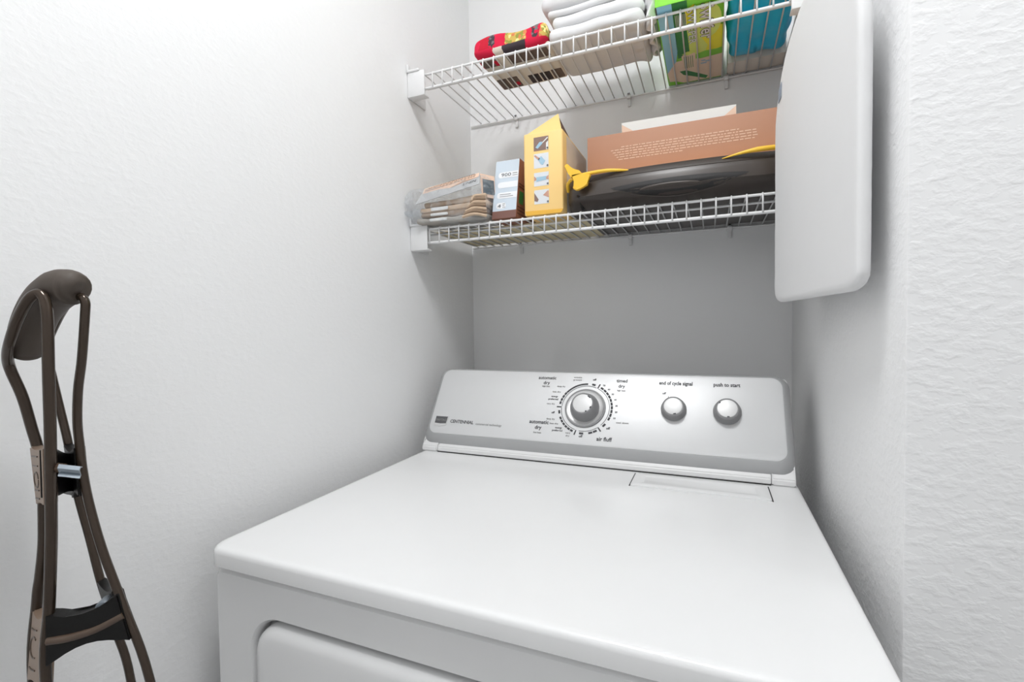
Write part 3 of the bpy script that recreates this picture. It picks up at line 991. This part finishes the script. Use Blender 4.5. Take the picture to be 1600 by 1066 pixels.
# the card's visible face looks to the room, so its frame normal points up and forward
card = prism('card_insert', [(0, 0), (0.158, 0.004), (0.150, 0.040), (0.010, 0.044)], KF, -0.001, 0.0005, 'greycard', c)
poly('peach_band', [(0.010, 0.028), (0.052, 0.027), (0.082, 0.020), (0.112, 0.030), (0.150, 0.028), (0.149, 0.040), (0.010, 0.044)], KF, 'peachcard', card, 0.0008)
random.seed(4)
rects = []
for row, v in enumerate((0.0395, 0.0355, 0.0315)):
    u = 0.014 + (0.008 if row == 0 else 0)
    while u < 0.135:
        wd = random.uniform(0.003, 0.010)
        rects.append((u, u + wd, v, v + 0.0016))
        u += wd + 0.0016
bars('fine_print', rects, KF, 'cardbrown', card, 0.0011)
text('lettering', 'LINEN', KF[0] + KF[1] * 0.131 + KF[2] * 0.014, KF[1], KF[2], 0.010, 'ink', card, 0.0012, 0.030)
prism('card_side', [(0.0, 0.0), (0.032, -0.006), (0.034, -0.056), (0.004, -0.05)],
      (KF[0] + KF[1] * 0.150 + KF[2] * 0.038, Vector((0.85, 0.5, 0)).normalized(), Vector((0, 0, 1)), Vector((0.5, -0.85, 0)).normalized()),
      0, 0.001, 'peachcard', c)
prism('card_picture', [(0.006, -0.012), (0.031, -0.016), (0.033, -0.048), (0.007, -0.044)],
      (KF[0] + KF[1] * 0.150 + KF[2] * 0.038, Vector((0.85, 0.5, 0)).normalized(), Vector((0, 0, 1)), Vector((0.5, -0.85, 0)).normalized()),
      0.001, 0.0016, mat('slate_print', srgb(84, 96, 104), 0.5, var=0.3, vscale=60), c)
bm = soft_box((0.006, 0.205, -0.349, -0.232, BLL + 0.0004, BLL + 0.078), 0.022, (18, 10, 5), 0.008, 32, 9, tilt)
bm_obj('bag_film', bm, 'film', c, smooth=True)
# pointed bag corner
bm = soft_box((0.001, 0.045, -0.343, -0.326, BLL + 0.018, BLL + 0.032), 0.006, (6, 3, 2), 0.006, 60, 2)
bm_obj('bag_gather', bm, 'film', c, smooth=True)

# small pale-blue carton
def lean(q):
    q.y += 0.26 * (q.z - BLL)
    q.x -= 0.02 * (q.z - BLL)
    return q
QX0, QX1, QY0, QY1, QZ0, QZ1 = 0.203, 0.2605, -0.302, -0.170, BLL, BLL + 0.138
c = thing('light_carton', (0.232, -0.235, BLL), 'small pale blue carton marked 900 between the bag and yellow carton', 'box')
bm = bmesh.new()
add_box(bm, QX0, QX1, QY0, QY1, QZ0, QZ1, bev=0.0012)
for v in bm.verts:
    v.co = lean(v.co)
bm_obj('carton_body', bm, 'sidebrown', c, autosmooth=35)
qv = Vector((-0.02, 0.26, 1.0)).normalized()
QF = (lean(Vector((QX0, QY0, QZ0))), Vector((1, 0, 0)), qv, Vector((1, 0, 0)).cross(qv))
qw, qh = QX1 - QX0, 0.138 * math.sqrt(1 + 0.26 ** 2)
poly('front_print', rrect(0.0006, qw - 0.0006, 0.0185, qh - 0.001, 0.0005, 1), QF, 'bluecard', c, 0.0004)
poly('brown_band', rrect(0.0006, qw - 0.0006, 0.0008, 0.0185, 0.0005, 1), QF, 'bandbrown', c, 0.0004)
for v0, u1 in ((0.098, qw - 0.001), (0.0735, qw - 0.001), (0.048, qw - 0.001), (0.0235, 0.032)):
    poly('white_pill', rrect(0.009, u1, v0, v0 + 0.0145, [0.006, 0.0008, 0.0008, 0.006] if u1 > 0.04 else 0.006, 4), QF, 'pill', c, 0.0008)
def qtext(s, u, v, size, width, m='ink'):
    text('lettering', s, QF[0] + QF[1] * u + QF[2] * v, QF[1], QF[2], size, m, c, 0.0012, width)
qtext('900', 0.0275, 0.1015, 0.0120, 0.023)
qtext('4', 0.0165, 0.0260, 0.0120, 0.0075)
bars('fine_print', [(0.043, 0.054, 0.107, 0.1082), (0.043, 0.055, 0.102, 0.1030), (0.016, 0.042, 0.0568, 0.0578), (0.016, 0.048, 0.0520, 0.0530),
                    (0.024, 0.030, 0.034, 0.035), (0.024, 0.029, 0.030, 0.031), (0.024, 0.031, 0.026, 0.027)], QF, 'inkgrey', c, 0.0012)
# carton side print
QS = (lean(Vector((QX1, QY0, QZ0))), Vector((0, 1, 0)), qv, Vector((1, 0, 0)))
bars('side_print', [(0.004, 0.10, v, v + 0.0028) for v in (0.010, 0.018, 0.026, 0.074, 0.081)], QS, 'cardbrown', c, 0.0006)
bars('side_label', [(0.010, 0.035, 0.036, 0.066)], QS, 'sw_dkgreen', c, 0.0006)

# tall yellow carton
YX0, YX1, YY0, YY1, YZ0, YZ1 = 0.2795, 0.366, -0.300, -0.095, BLL, BLL + 0.174
c = thing('duster_carton', (0.323, -0.2, BLL), 'tall yellow carton with four small pictures and an open top flap', 'box')
box('carton_body', (YX0, YX1, YY0, YY1, YZ0, YZ1), 'ybox', c, 0.004, 3)
YF = (Vector((YX0, YY0, YZ0)), Vector((1, 0, 0)), Vector((0, 0, 1)), Vector((0, -1, 0)))
prism('base_fold', [(0.006, 0.0004), (0.082, 0.0004), (0.0865, 0.008), (0.002, 0.010)], YF, -0.002, 0.0008, 'yedge', c)
# open flap rising from the top edge
fl = bmesh.new()
pts = [Vector((YX0 + 0.008, YY0 + 0.004, YZ1 - 0.001)), Vector((YX1 - 0.003, YY0 + 0.004, YZ1 - 0.001)),
       Vector((0.3475, YY0 + 0.034, YZ1 + 0.044))]
nrm = (pts[1] - pts[0]).cross(pts[2] - pts[0]).normalized()
loft(fl, [[p + nrm * q for p in pts] for q in (0.0, 0.0014)])
bm_obj('top_flap', fl, 'ybox', c)
prism('side_flap', [(0.0, 0.0), (0.072, 0.0), (0.030, 0.040)],
      (Vector((YX1 - 0.003, YY0 + 0.006, YZ1 - 0.001)), Vector((0, 1, 0)), Vector((-0.35, 0, 0.94)), Vector((0.94, 0, 0.35))), -0.0014, 0.0, 'cardbrown', c)
for i, (z0, z1) in enumerate(((1.5600, 1.5885), (1.5235, 1.5540), (1.4860, 1.5145), (1.4485, 1.4780))):
    a0, a1 = 0.0232, 0.0560
    v0, v1 = z0 - YZ0, z1 - YZ0
    F2 = YF
    p = poly('picture', [(a0, v0), (a1, v0), (a1, v1), (a0, v1)], YF, 'picbrown' if i == 0 else 'picwhite', c, 0.0004)
    h_ = v1 - v0
    S_ = lambda L: [(a0 + q[0] * (a1 - a0), v0 + q[1] * h_) for q in L]
    if i == 0:
        poly('duster_shape', S_([(0.12, 0.25), (0.28, 0.15), (0.60, 0.48), (0.56, 0.62), (0.40, 0.62)]), YF, 'picblue', p, 0.0008)
        poly('handle_shape', S_([(0.56, 0.56), (0.60, 0.50), (0.98, 0.84), (0.94, 0.92)]), YF, 'whitecard', p, 0.0008)
        poly('white_strip', S_([(0.84, 0.02), (0.99, 0.02), (0.99, 0.65), (0.84, 0.5)]), YF, 'whitecard', p, 0.0008)
    elif i == 1:
        poly('cloth_shape', S_([(0.28, 0.60), (0.50, 0.80), (0.78, 0.45), (0.60, 0.18), (0.48, 0.25)]), YF, 'picblue', p, 0.0008)
        poly('hand_shape', S_([(0.02, 0.86), (0.10, 0.93), (0.42, 0.66), (0.34, 0.55)]), YF, 'picskin', p, 0.0008)
    elif i == 2:
        poly('cloth_shape', S_([(0.16, 0.34), (0.84, 0.42), (0.86, 0.68), (0.16, 0.66)]), YF, 'picblue', p, 0.0008)
        poly('hand_shape', S_([(0.01, 0.40), (0.16, 0.46), (0.16, 0.60), (0.01, 0.76)]), YF, 'picskin', p, 0.0009)
        poly('hand_shape', S_([(0.99, 0.40), (0.82, 0.46), (0.84, 0.62), (0.99, 0.74)]), YF, 'picskin', p, 0.0009)
    else:
        poly('hand_shape', S_([(0.01, 0.25), (0.22, 0.16), (0.30, 0.32), (0.01, 0.82)]), YF, 'picbrown', p, 0.0008)
        poly('hand_shape', S_([(0.60, 0.60), (0.99, 0.40), (0.99, 0.86), (0.92, 0.9)]), YF, 'picskin', p, 0.0008)
    cx_, cy_ = a0 + 0.93 * (a1 - a0), v0 + 0.12 * h_
    poly('number_dot', [(cx_ + 0.0021 * math.cos(k * math.pi / 6), cy_ + 0.0021 * math.sin(k * math.pi / 6)) for k in range(12)], YF, 'inkgrey', p, 0.0012)
YS = (Vector((YX1, YY0, YZ0)), Vector((0, 1, 0)), Vector((0, 0, 1)), Vector((1, 0, 0)))
poly('side_print', rrect(0.028, 0.203, 0.004, 0.168, 0.001, 1), YS, 'yboxside', c, 0.0005)

# dark tub with a yellow lid
TX0, TX1 = 0.3735, 0.8150
c = thing('storage_tub', (0.594, -0.18, BL), 'long dark brown plastic tub with a yellow lid and clip', 'tub')
def front(x):
    k = (x - (TX0 + TX1) / 2) / ((TX1 - TX0) / 2)
    return -0.333 + 0.022 * k * k
bm = bmesh.new()
NX = 40
def edge_in(x):
    """plan rounding of the two front corners"""
    r = 0.030
    d = min(x - TX0, TX1 - x)
    return 0 if d >= r else r - math.sqrt(max(0.0, r * r - (r - d) ** 2))
loops = []
prof = [(0.070, BL + 0.0005), (0.052, BL + 0.0022), (0.020, BL + 0.013), (0.004, BL + 0.0205), (0.0, BL + 0.0245), (0.003, BL + 0.045), (0.010, BL + 0.066),
        (0.013, BL + 0.068), (0.016, BL + 0.064)]
for i in range(NX + 1):
    s = i / NX
    x = TX0 + (TX1 - TX0) * (0.5 - 0.5 * math.cos(math.pi * s))
    row = [(x, front(x) + edge_in(x) + o_, z) for o_, z in prof]
    row += [(x, -0.020, BL + 0.064), (x, -0.022, BL + 0.0005)]
    loops.append(row)
loft(bm, loops)
bm_obj('tub_body', bm, 'tub', c, autosmooth=50)
# carry recess in the front: its shade is a dark patch laid on the surface
def fpt(x, z, w=0.0):
    dz = z - BL
    off = 0.0
    for (o1, z1), (o2, z2) in zip(prof[:-1], prof[1:]):
        if z1 <= z <= z2:
            off = o1 + (o2 - o1) * (z - z1) / (z2 - z1)
            break
    return Vector((x, front(x) + edge_in(x) + off - w, z))
def frontpatch(name, top, bot, m, w, parent):
    bm = bmesh.new()
    prev = None
    for (x, zt), (_, zb) in zip(top, bot):
        cur = [bm.verts.new(fpt(x, zb + (zt - zb) * j / 4, w)) for j in range(5)]
        if prev:
            for j in range(4):
                bm.faces.new((prev[j], cur[j], cur[j + 1], prev[j + 1]))
        prev = cur
    return bm_obj(name, bm, m, parent, smooth=True)
XS = [0.4685 + (0.712 - 0.4685) * i / 24 for i in range(25)]
lens = lambda x: math.sin(math.pi * (x - 0.4685) / (0.712 - 0.4685)) ** 0.8
rec = frontpatch('carry_recess_shade', [(x, 1.4560 + 0.0055 * lens(x)) for x in XS], [(x, 1.4558 - 0.022 * lens(x)) for x in XS], 'tubshade', 0.0006, c)
P = [fpt(0.525 + 0.11 * i / 12, 1.4455 + 0.004 * math.sin(math.pi * i / 12), 0.001) for i in range(13)]
tube('grip_bar', P, [0.001] + [0.0036] * 11 + [0.001], 'tub', rec, 8)
lp_ = [fpt(x, 1.4335 - 0.001, 0.0004) for x in (0.50, 0.54, 0.59, 0.64, 0.69)]
tube('recess_lip', catmull([fpt(0.474, 1.4530, 0), fpt(0.52, 1.4400, 0), fpt(0.59, 1.4338, 0), fpt(0.66, 1.4400, 0), fpt(0.708, 1.4530, 0)], 5), 0.0014, 'tub', rec, 6)
tube('rim_line', [fpt(TX0 + 0.04 + (TX1 - TX0 - 0.06) * i / 20, BL + 0.055, 0.0) for i in range(21)], 0.0009, 'tub', c, 6)
for xx in (0.436, 0.7465):
    tube('mould_line', [fpt(xx, BL + 0.022, 0), fpt(xx, BL + 0.060, 0)], 0.0009, 'tub', c, 6)
tube('latch_slot_shade', [fpt(0.4035, 1.432, 0.0), fpt(0.4035, 1.452, 0.0)], 0.0042, 'tubshade', c, 8)  # solid dark rod, painted shade for the slot
# lid
bm = bmesh.new()
for i in range(2):
    pass
lidpts = []
for i in range(25):
    x = TX0 + 0.0005 + (TX1 - TX0 - 0.001) * i / 24
    lidpts.append((x, -0.288 + 0.010 * (((x - 0.594) / 0.22) ** 4) + edge_in(x)))
loopl = lidpts + [(TX1 - 0.0005, -0.024), (TX0 + 0.0005, -0.024)]
loft(bm, [[(x, y, z) for x, y in loopl] for z in (BL + 0.0645, BL + 0.0735)])
LIDO = bm_obj('lid', bm, 'ylid', c, autosmooth=35)
def raised(name, P, wd):
    bm = bmesh.new()
    add_tube(bm, catmull(P, 6), wd, 10)
    return bm_obj(name, bm, 'ylid', LIDO, autosmooth=60)
raised('lid_rim', [(0.3755, -0.292, 1.4690), (0.379, -0.308, 1.4795), (0.392, -0.318, 1.4868), (0.412, -0.322, 1.4905), (0.46, -0.322, 1.4925), (0.505, -0.318, 1.4885)], [0.0035] * 25 + [0.0033, 0.003, 0.0027, 0.0022, 0.0016, 0.001])
raised('lid_rim', [(0.668, -0.322, 1.4855), (0.700, -0.324, 1.4905), (0.730, -0.324, 1.4930), (0.765, -0.320, 1.4925), (0.800, -0.312, 1.489)], [0.0006 + 0.0036 * min(1, i / 11) for i in range(25)])
XZ = (Vector((0, -0.329, 0)), Vector((1, 0, 0)), Vector((0, 0, 1)), Vector((0, -1, 0)))
prism('clip_wing', [(0.3915, 1.4904), (0.4123, 1.4918), (0.4327, 1.4863), (0.4248, 1.4738), (0.4263, 1.4672), (0.4152, 1.4625), (0.4041, 1.4577), (0.3953, 1.4629), (0.4000, 1.4763)],
      XZ, -0.004, 0.005, 'ylid', LIDO, 0.0015)
prism('clip_tail', [(0.378, 1.5093), (0.3845, 1.5139), (0.3957, 1.5007), (0.4092, 1.4974), (0.4150, 1.489), (0.3915, 1.4838), (0.3875, 1.4941)],
      XZ, -0.004, 0.005, 'ylid', LIDO, 0.0015)

# tan carton standing on the tub
BX0, BX1, BY0, BY1, BZ0, BZ1 = 0.397, 0.812, -0.212, -0.040, BL + 0.0740, 1.604
c = thing('tan_carton', ((BX0 + BX1) / 2, -0.126, BZ0), 'wide tan carton with small cream print standing on the dark tub', 'box')
box('carton_body', (BX0, BX1, BY0, BY1, BZ0, BZ1), 'tanbox', c, 0.0012)
BF = (Vector((BX0, BY0, BZ0)), Vector((1, 0, 0)), Vector((0, 0, 1)), Vector((0, -1, 0)))
rects = []
random.seed(9)
for row in range(6):
    v = 0.0745 - row * 0.0052
    u, end = 0.048 + (0.026 if row == 0 else 0.0) + 0.004 * row, (0.33 if row < 5 else 0.20) - (0.03 if row == 0 else 0)
    while u < end:
        wd = random.uniform(0.003, 0.012)
        rects.append((u, u + wd, v, v + 0.0018))
        u += wd + 0.0022
bars('fine_print', rects, BF, 'creamink', c, 0.0005)
# pale inner flap sticking up with tan gussets
fx0, fx1, fy = 0.4720 - BX0, 0.6960 - BX0, 0
prism('inner_flap', [(fx0, 0.0), (fx1, 0.0), (fx1, 0.0190), (fx0, 0.0205)],
      (Vector((BX0, BY0 + 0.003, BZ1)), Vector((1, 0, 0)), Vector((0, -0.05, 1)), Vector((0, -1, 0))), -0.0016, 0, 'whitecard', c)
FLF = (Vector((BX0, BY0 + 0.003, BZ1)), Vector((1, 0, 0)), Vector((0, -0.05, 1)), Vector((0, -1, 0)))
poly('flap_gusset', [(fx0 + 0.0004, 0.0004), (fx0 + 0.024, 0.0004), (fx0 + 0.0004, 0.0165)], FLF, 'creamink', c, 0.0006)
poly('flap_gusset', [(fx1 - 0.022, 0.0004), (fx1 - 0.0004, 0.0004), (fx1 - 0.0004, 0.0165)], FLF, 'creamink', c, 0.0006)

# ------------------------------------------------------------------ ironing board on the right-hand wall
A3, B3 = Vector((0.748, -0.345, 0)), Vector((0.789, -0.668, 0))
IE = (B3 - A3).normalized()                       # along the board's width, towards the room
IN = Vector((IE.y, -IE.x, 0))                     # towards the alcove (-x)
if IN.x > 0:
    IN = -IN
c = thing('ironing_board', (0.79, -0.51, 1.225), 'white covered ironing board hanging nose up on the right alcove wall', 'ironing board')
half = 0.165
def half_width(z):
    """half width of the board at height z; nose at the top"""
    zb, z1, zn = 1.224, 1.490, 1.637
    if z < zb + 0.018:
        q = (z - zb) / 0.018
        return half * (0.80 + 0.20 * math.sqrt(max(0, 1 - (1 - q) ** 2)))
    if z < z1:
        return half
    return half * math.sqrt(max(0.0, 1 - ((z - z1) / (zn - z1)) ** 2.2))
zs_ = [1.224, 1.2245, 1.2262, 1.230, 1.236, 1.242] + [1.250 + 0.010 * i for i in range(36)] + [1.605, 1.612, 1.618, 1.624, 1.629, 1.633, 1.6355, 1.637]
mid = 0.167
loopsF = []
left, right = [], []
for z in zs_:
    hw = max(half_width(z), 0.004)
    wob = 0.0022 * noise.noise(Vector((0, z * 26, 1))) + 0.0014 * noise.noise(Vector((3, z * 70, 1)))
    left.append((mid - hw + wob, z))
    right.append((mid + hw + wob * 0.4, z))
outline = left + list(reversed(right))
cx_ = mid
def ib(s, z, n):
    return A3 + IE * s + Vector((0, 0, z)) + IN * n
def shr(pts, d):
    out = []
    for s, z in pts:
        ss = mid + (s - mid) * (1 - d / half)
        zz = 1.43 + (z - 1.43) * (1 - d / 0.206)
        out.append((ss, zz))
    return out
bm = bmesh.new()
lp = []
for d, n in ((0.010, -0.014), (0.002, -0.0125), (0.0, -0.009), (0.0, -0.004), (0.0015, -0.0012), (0.005, 0.0), (0.010, 0.0004)):
    lp.append([ib(s, z, n) for s, z in shr(outline, d)])
loft(bm, lp)
bm_obj('padded_cover', bm, 'cover', c, autosmooth=60)
# gathered hem rolling round the far edge
P, Rr = [], []
for i, (s, z) in enumerate(left[5:41]):
    P.append(ib(s + 0.004, z, -0.011 - 0.003 * noise.noise(Vector((z * 30, 0, 2)))))
    Rr.append(0.0065 + 0.0045 * noise.noise(Vector((z * 34, 5, 0))))
bm = bmesh.new()
add_tube(bm, P, Rr, 10)
bm_obj('gathered_hem', bm, 'cover', c, smooth=True)
tp = [ib(0.016, 1.547, -0.004), ib(0.020, 1.566, -0.004)]
prism('edge_gap_patch', [(0, 0), (0.016, 0.004), (0.018, 0.026), (0.004, 0.020)], (ib(0.030, 1.545, 0.001), IE, Vector((0, 0, 1)), IN), 0, 0.0008, 'tag', c)  # added grey patch standing in for a gap at the cover's edge
# folded steel legs behind the board
for s0, s1 in ((0.05, 0.09), (0.115, 0.085)):
    tube('folded_leg', [ib(s0, 1.29, -0.026), ib(s1, 1.58, -0.022)], 0.006, 'metal', c, 8)
tube('wall_hook', catmull([(XR - 0.001, -0.44, 1.575), (0.802, -0.44, 1.575), (0.794, -0.44, 1.580), (0.792, -0.44, 1.595)], 4), 0.0035, 'metal', c, 8)

# ------------------------------------------------------------------ crutch against the left wall
c = thing('crutch', (0.13, -1.02, 0.0), 'bronze plastic crutch with brown padded saddle leaning on the left wall', 'crutch')
T2 = [(0.1258, -1.0468, 1.2225), (0.1290, -1.0462, 1.2165), (0.1319, -1.0464, 1.2016), (0.1328, -1.0475, 1.1584), (0.1325, -1.0478, 1.1203), (0.1318, -1.048, 1.093), (0.1297, -1.0482, 1.0488), (0.1271, -1.0484, 1.0097), (0.1218, -1.0493, 0.9532), (0.1153, -1.051, 0.8869), (0.115, -1.045, 0.70), (0.13, -1.03, 0.40), (0.145, -1.018, 0.09)]
AR = [(0.1226, -1.0484, 1.224), (0.1174, -1.0518, 1.2191), (0.1041, -1.0536, 1.2037), (0.0872, -1.0525, 1.1857), (0.0684, -1.0478, 1.1712), (0.0557, -1.0416, 1.1578), (0.058, -1.035, 1.1316), (0.061, -1.0305, 1.1009), (0.0653, -1.0284, 1.0795), (0.0717, -1.029, 1.047), (0.0723, -1.0295, 1.026), (0.0722, -1.0306, 0.9931), (0.0695, -1.0328, 0.9632), (0.0667, -1.0347, 0.9392), (0.0607, -1.0376, 0.8623), (0.075, -1.034, 0.70), (0.11, -1.024, 0.40), (0.14, -1.014, 0.09)]
T3 = [(0.1245, -1.0228, 1.2202), (0.1341, -1.0231, 1.2222), (0.1385, -1.0225, 1.2175), (0.1385, -1.0229, 1.2073), (0.1346, -1.0247, 1.1677), (0.1302, -1.0264, 1.1393), (0.1285, -1.0271, 1.1106), (0.1306, -1.027, 1.0878), (0.1332, -1.0267, 1.065), (0.1384, -1.0254, 1.0364), (0.149, -1.0224, 0.9964), (0.1636, -1.0169, 0.95), (0.1862, -1.0088, 0.8769), (0.206, -1.002, 0.74), (0.185, -1.005, 0.42), (0.155, -1.010, 0.09)]
T4 = [(0.109, -1.0184, 1.2221), (0.0745, -1.0139, 1.2028), (0.0572, -1.0155, 1.1753), (0.0573, -1.0121, 1.1471), (0.0629, -1.0097, 1.1157), (0.0711, -1.0085, 1.0845), (0.0763, -1.0082, 1.0598), (0.0827, -1.0076, 1.0321), (0.093, -1.0047, 0.9916), (0.1045, -1.0025, 0.9486), (0.1142, -0.9995, 0.9175), (0.1187, -0.9982, 0.8988), (0.1302, -0.994, 0.8508), (0.15, -0.99, 0.70), (0.155, -0.998, 0.42), (0.150, -1.006, 0.09)]
loopA = list(reversed(T2)) + AR
tube('front_loop', catmull(loopA, 6), 0.0042, 'tube', c, 12)
loopB = list(reversed(T3)) + T4
tube('rear_loop', catmull(loopB, 6), 0.0035, 'tube', c, 12)
PADP = [(0.1360, -1.0262, 1.2293), (0.1345, -1.0266, 1.2298), (0.1287, -1.0272, 1.2305), (0.1173, -1.0298, 1.2296), (0.0997, -1.0309, 1.2218), (0.0835, -1.0316, 1.2096), (0.071, -1.0319, 1.1939), (0.0624, -1.0317, 1.1762), (0.0605, -1.0316, 1.1685), (0.0598, -1.0315, 1.1655)]
PADR = [0.003, 0.0115, 0.0155, 0.0168, 0.0165, 0.0158, 0.0155, 0.0140, 0.0095, 0.002]
pp = catmull(PADP, 6)
pr = []
for i in range(len(PADR) - 1):
    for j in range(6):
        t_ = j / 6
        pr.append(PADR[i] * (1 - t_) + PADR[i + 1] * t_)
pr.append(PADR[-1])
bm = bmesh.new()
add_tube(bm, pp, pr, 20)
pad = bm_obj('saddle_pad', bm, 'pad', c, smooth=True)
# bridge panels with raised marks, between the two runs of the front loop
def bridge(name, p_tl, p_tr, p_br, p_bl, m, parent, th=0.006, cut=0.12, k=8):
    """plate between two tubes whose upper and lower edges are hollowed"""
    tl, tr, br, bl = [Vector(q) for q in (p_tl, p_tr, p_br, p_bl)]
    n = (tr - tl).cross(bl - tl).normalized()
    h = ((tl - bl) + (tr - br)) / 2
    top = [tl.lerp(tr, i / k) - h * cut * math.sin(math.pi * i / k) for i in range(k + 1)]
    bot = [br.lerp(bl, i / k) + h * cut * math.sin(math.pi * i / k) for i in range(k + 1)]
    bm = bmesh.new()
    loft(bm, [[p + n * q for p in top + bot] for q in (-th / 2, th / 2)])
    bmesh.ops.bevel(bm, geom=list(bm.edges), offset=0.0012, segments=2, affect='EDGES', clamp_overlap=True)
    return bm_obj(name, bm, m, parent, autosmooth=40), n
p1, n1 = bridge('upper_panel', (0.0645, -1.0295, 1.0850), (0.1310, -1.0480, 1.0940), (0.1295, -1.0482, 1.0440), (0.0715, -1.0295, 1.0310), 'panel', c, 0.009, 0.05)
p2, n2 = bridge('lower_panel', (0.0680, -1.0340, 0.9330), (0.1215, -1.0490, 0.9470), (0.1140, -1.0505, 0.8780), (0.0610, -1.0375, 0.8660), 'panel', c, 0.009, 0.08)
def mark(name, P, parent):
    tube(name, catmull(P, 6), 0.0007, 'browninsert', parent, 6)
def onp(tl, tr, br, bl, n, a, b):
    tl, tr, br, bl = [Vector(q) for q in (tl, tr, br, bl)]
    p = tl.lerp(tr, a).lerp(bl.lerp(br, a), b)
    nn = n if n.dot(Vector((0.65, -1.27, 1.19)) - p) > 0 else -n
    return p + nn * 0.0047
q1 = ((0.0645, -1.0295, 1.0850), (0.1310, -1.0480, 1.0940), (0.1295, -1.0482, 1.0440), (0.0715, -1.0295, 1.0310), n1)
q2 = ((0.0680, -1.0340, 0.9330), (0.1215, -1.0490, 0.9470), (0.1140, -1.0505, 0.8780), (0.0610, -1.0375, 0.8660), n2)
oval = lambda Q, a, b, ra, rb, a0, a1: [onp(*Q, a + ra * math.cos(math.radians(a0 + (a1 - a0) * i / 10)), b + rb * math.sin(math.radians(a0 + (a1 - a0) * i / 10))) for i in range(11)]
mark('raised_mark', oval(q1, 0.40, 0.56, 0.2, 0.13, 0, 350), p1)
for b_ in (0.16, 0.32, 0.74, 0.88):
    mark('raised_mark', [onp(*q1, a, b_) for a in (0.15, 0.3, 0.45, 0.6)], p1)
mark('raised_mark', oval(q2, 0.40, 0.48, 0.28, 0.14, 60, 300), p2)
for b_ in (0.22, 0.76):
    mark('raised_mark', [onp(*q2, a, b_ + 0.03 * math.sin(a * 5)) for a in (0.15, 0.3, 0.45, 0.6)], p2)
# black brackets to the rear loop
bridge('upper_bracket', (0.1230, -1.0470, 1.0920), (0.0790, -1.0085, 1.0760), (0.0830, -1.0080, 1.0330), (0.1230, -1.0475, 1.0480), 'bracket', c, 0.010, 0.10)
bridge('upper_bracket', (0.0745, -1.0095, 1.0830), (0.1300, -1.0270, 1.0900), (0.1330, -1.0265, 1.0450), (0.0825, -1.0080, 1.0300), 'bracket', c, 0.008, 0.12)
bridge('lower_bracket', (0.1195, -1.0490, 0.9500), (0.1620, -1.0165, 0.9600), (0.1730, -1.0135, 0.9180), (0.1165, -1.0490, 0.9020), 'bracket', c, 0.012, 0.22)
bridge('lower_bracket', (0.1045, -1.0020, 0.9520), (0.1600, -1.0185, 0.9620), (0.1740, -1.0135, 0.9200), (0.1190, -0.9985, 0.8980), 'bracket', c, 0.008, 0.10)
tube('bracket_rib', catmull([(0.1235, -1.0520, 0.9260), (0.1380, -1.0430, 0.9270), (0.1530, -1.0310, 0.9310), (0.1690, -1.0185, 0.9400)], 5), [0.0034] * 16, 'browninsert', c, 8)
pc, pn = Vector((0.1505, -1.0215, 0.9475)), Vector((0.62, -0.78, 0.0)).normalized()
bm = bmesh.new()
pu = Vector((0, 0, 1)).cross(pn).normalized()
rg = revolve(bm, [(0.0062, -0.004), (0.0062, 0.006), (0.0052, 0.0072)], pc, pu, Vector((0, 0, 1)), pn, 20)
bm.faces.new(rg[-1])
bm_obj('pivot_plug', bm, 'plug', c, autosmooth=35)
# steel spring clip and its tab
ca, cb = Vector((0.1375, -1.0440, 1.0745)), Vector((0.1480, -1.0340, 1.0708))
dirc = (cb - ca).normalized()
up = Vector((0, 0, 1))
outc = dirc.cross(up).normalized()
if outc.dot(Vector((0.65, -1.27, 1.19)) - ca) < 0:
    outc = -outc
prof2 = [(0.000, 0.0040), (0.0035, 0.0050), (0.0062, 0.0022), (0.0040, -0.0024), (0.0062, -0.0046), (0.0052, -0.0053), (0.0026, -0.0028), (0.0046, 0.0019), (0.0026, 0.0038), (0.0005, 0.0030)]
bm = bmesh.new()
loft(bm, [[q + outc * a + up * b for a, b in prof2] for q in (ca, cb)])
bm_obj('spring_clip', bm, 'clip', c, autosmooth=35)
tube('clip_tab', [(0.1310, -1.0440, 1.0748), (0.1392, -1.0435, 1.0750)], 0.0042, 'browninsert', c, 8)
# hand grip and foot, below the frame
tube('hand_grip', [(0.095, -1.037, 0.62), (0.205, -1.0, 0.64)], 0.014, 'pad', c, 14)
tube('rubber_foot', [(0.148, -1.012, 0.0), (0.148, -1.012, 0.015), (0.148, -1.012, 0.06), (0.147, -1.012, 0.10)], [0.026, 0.026, 0.017, 0.015], 'rubber', c, 16)
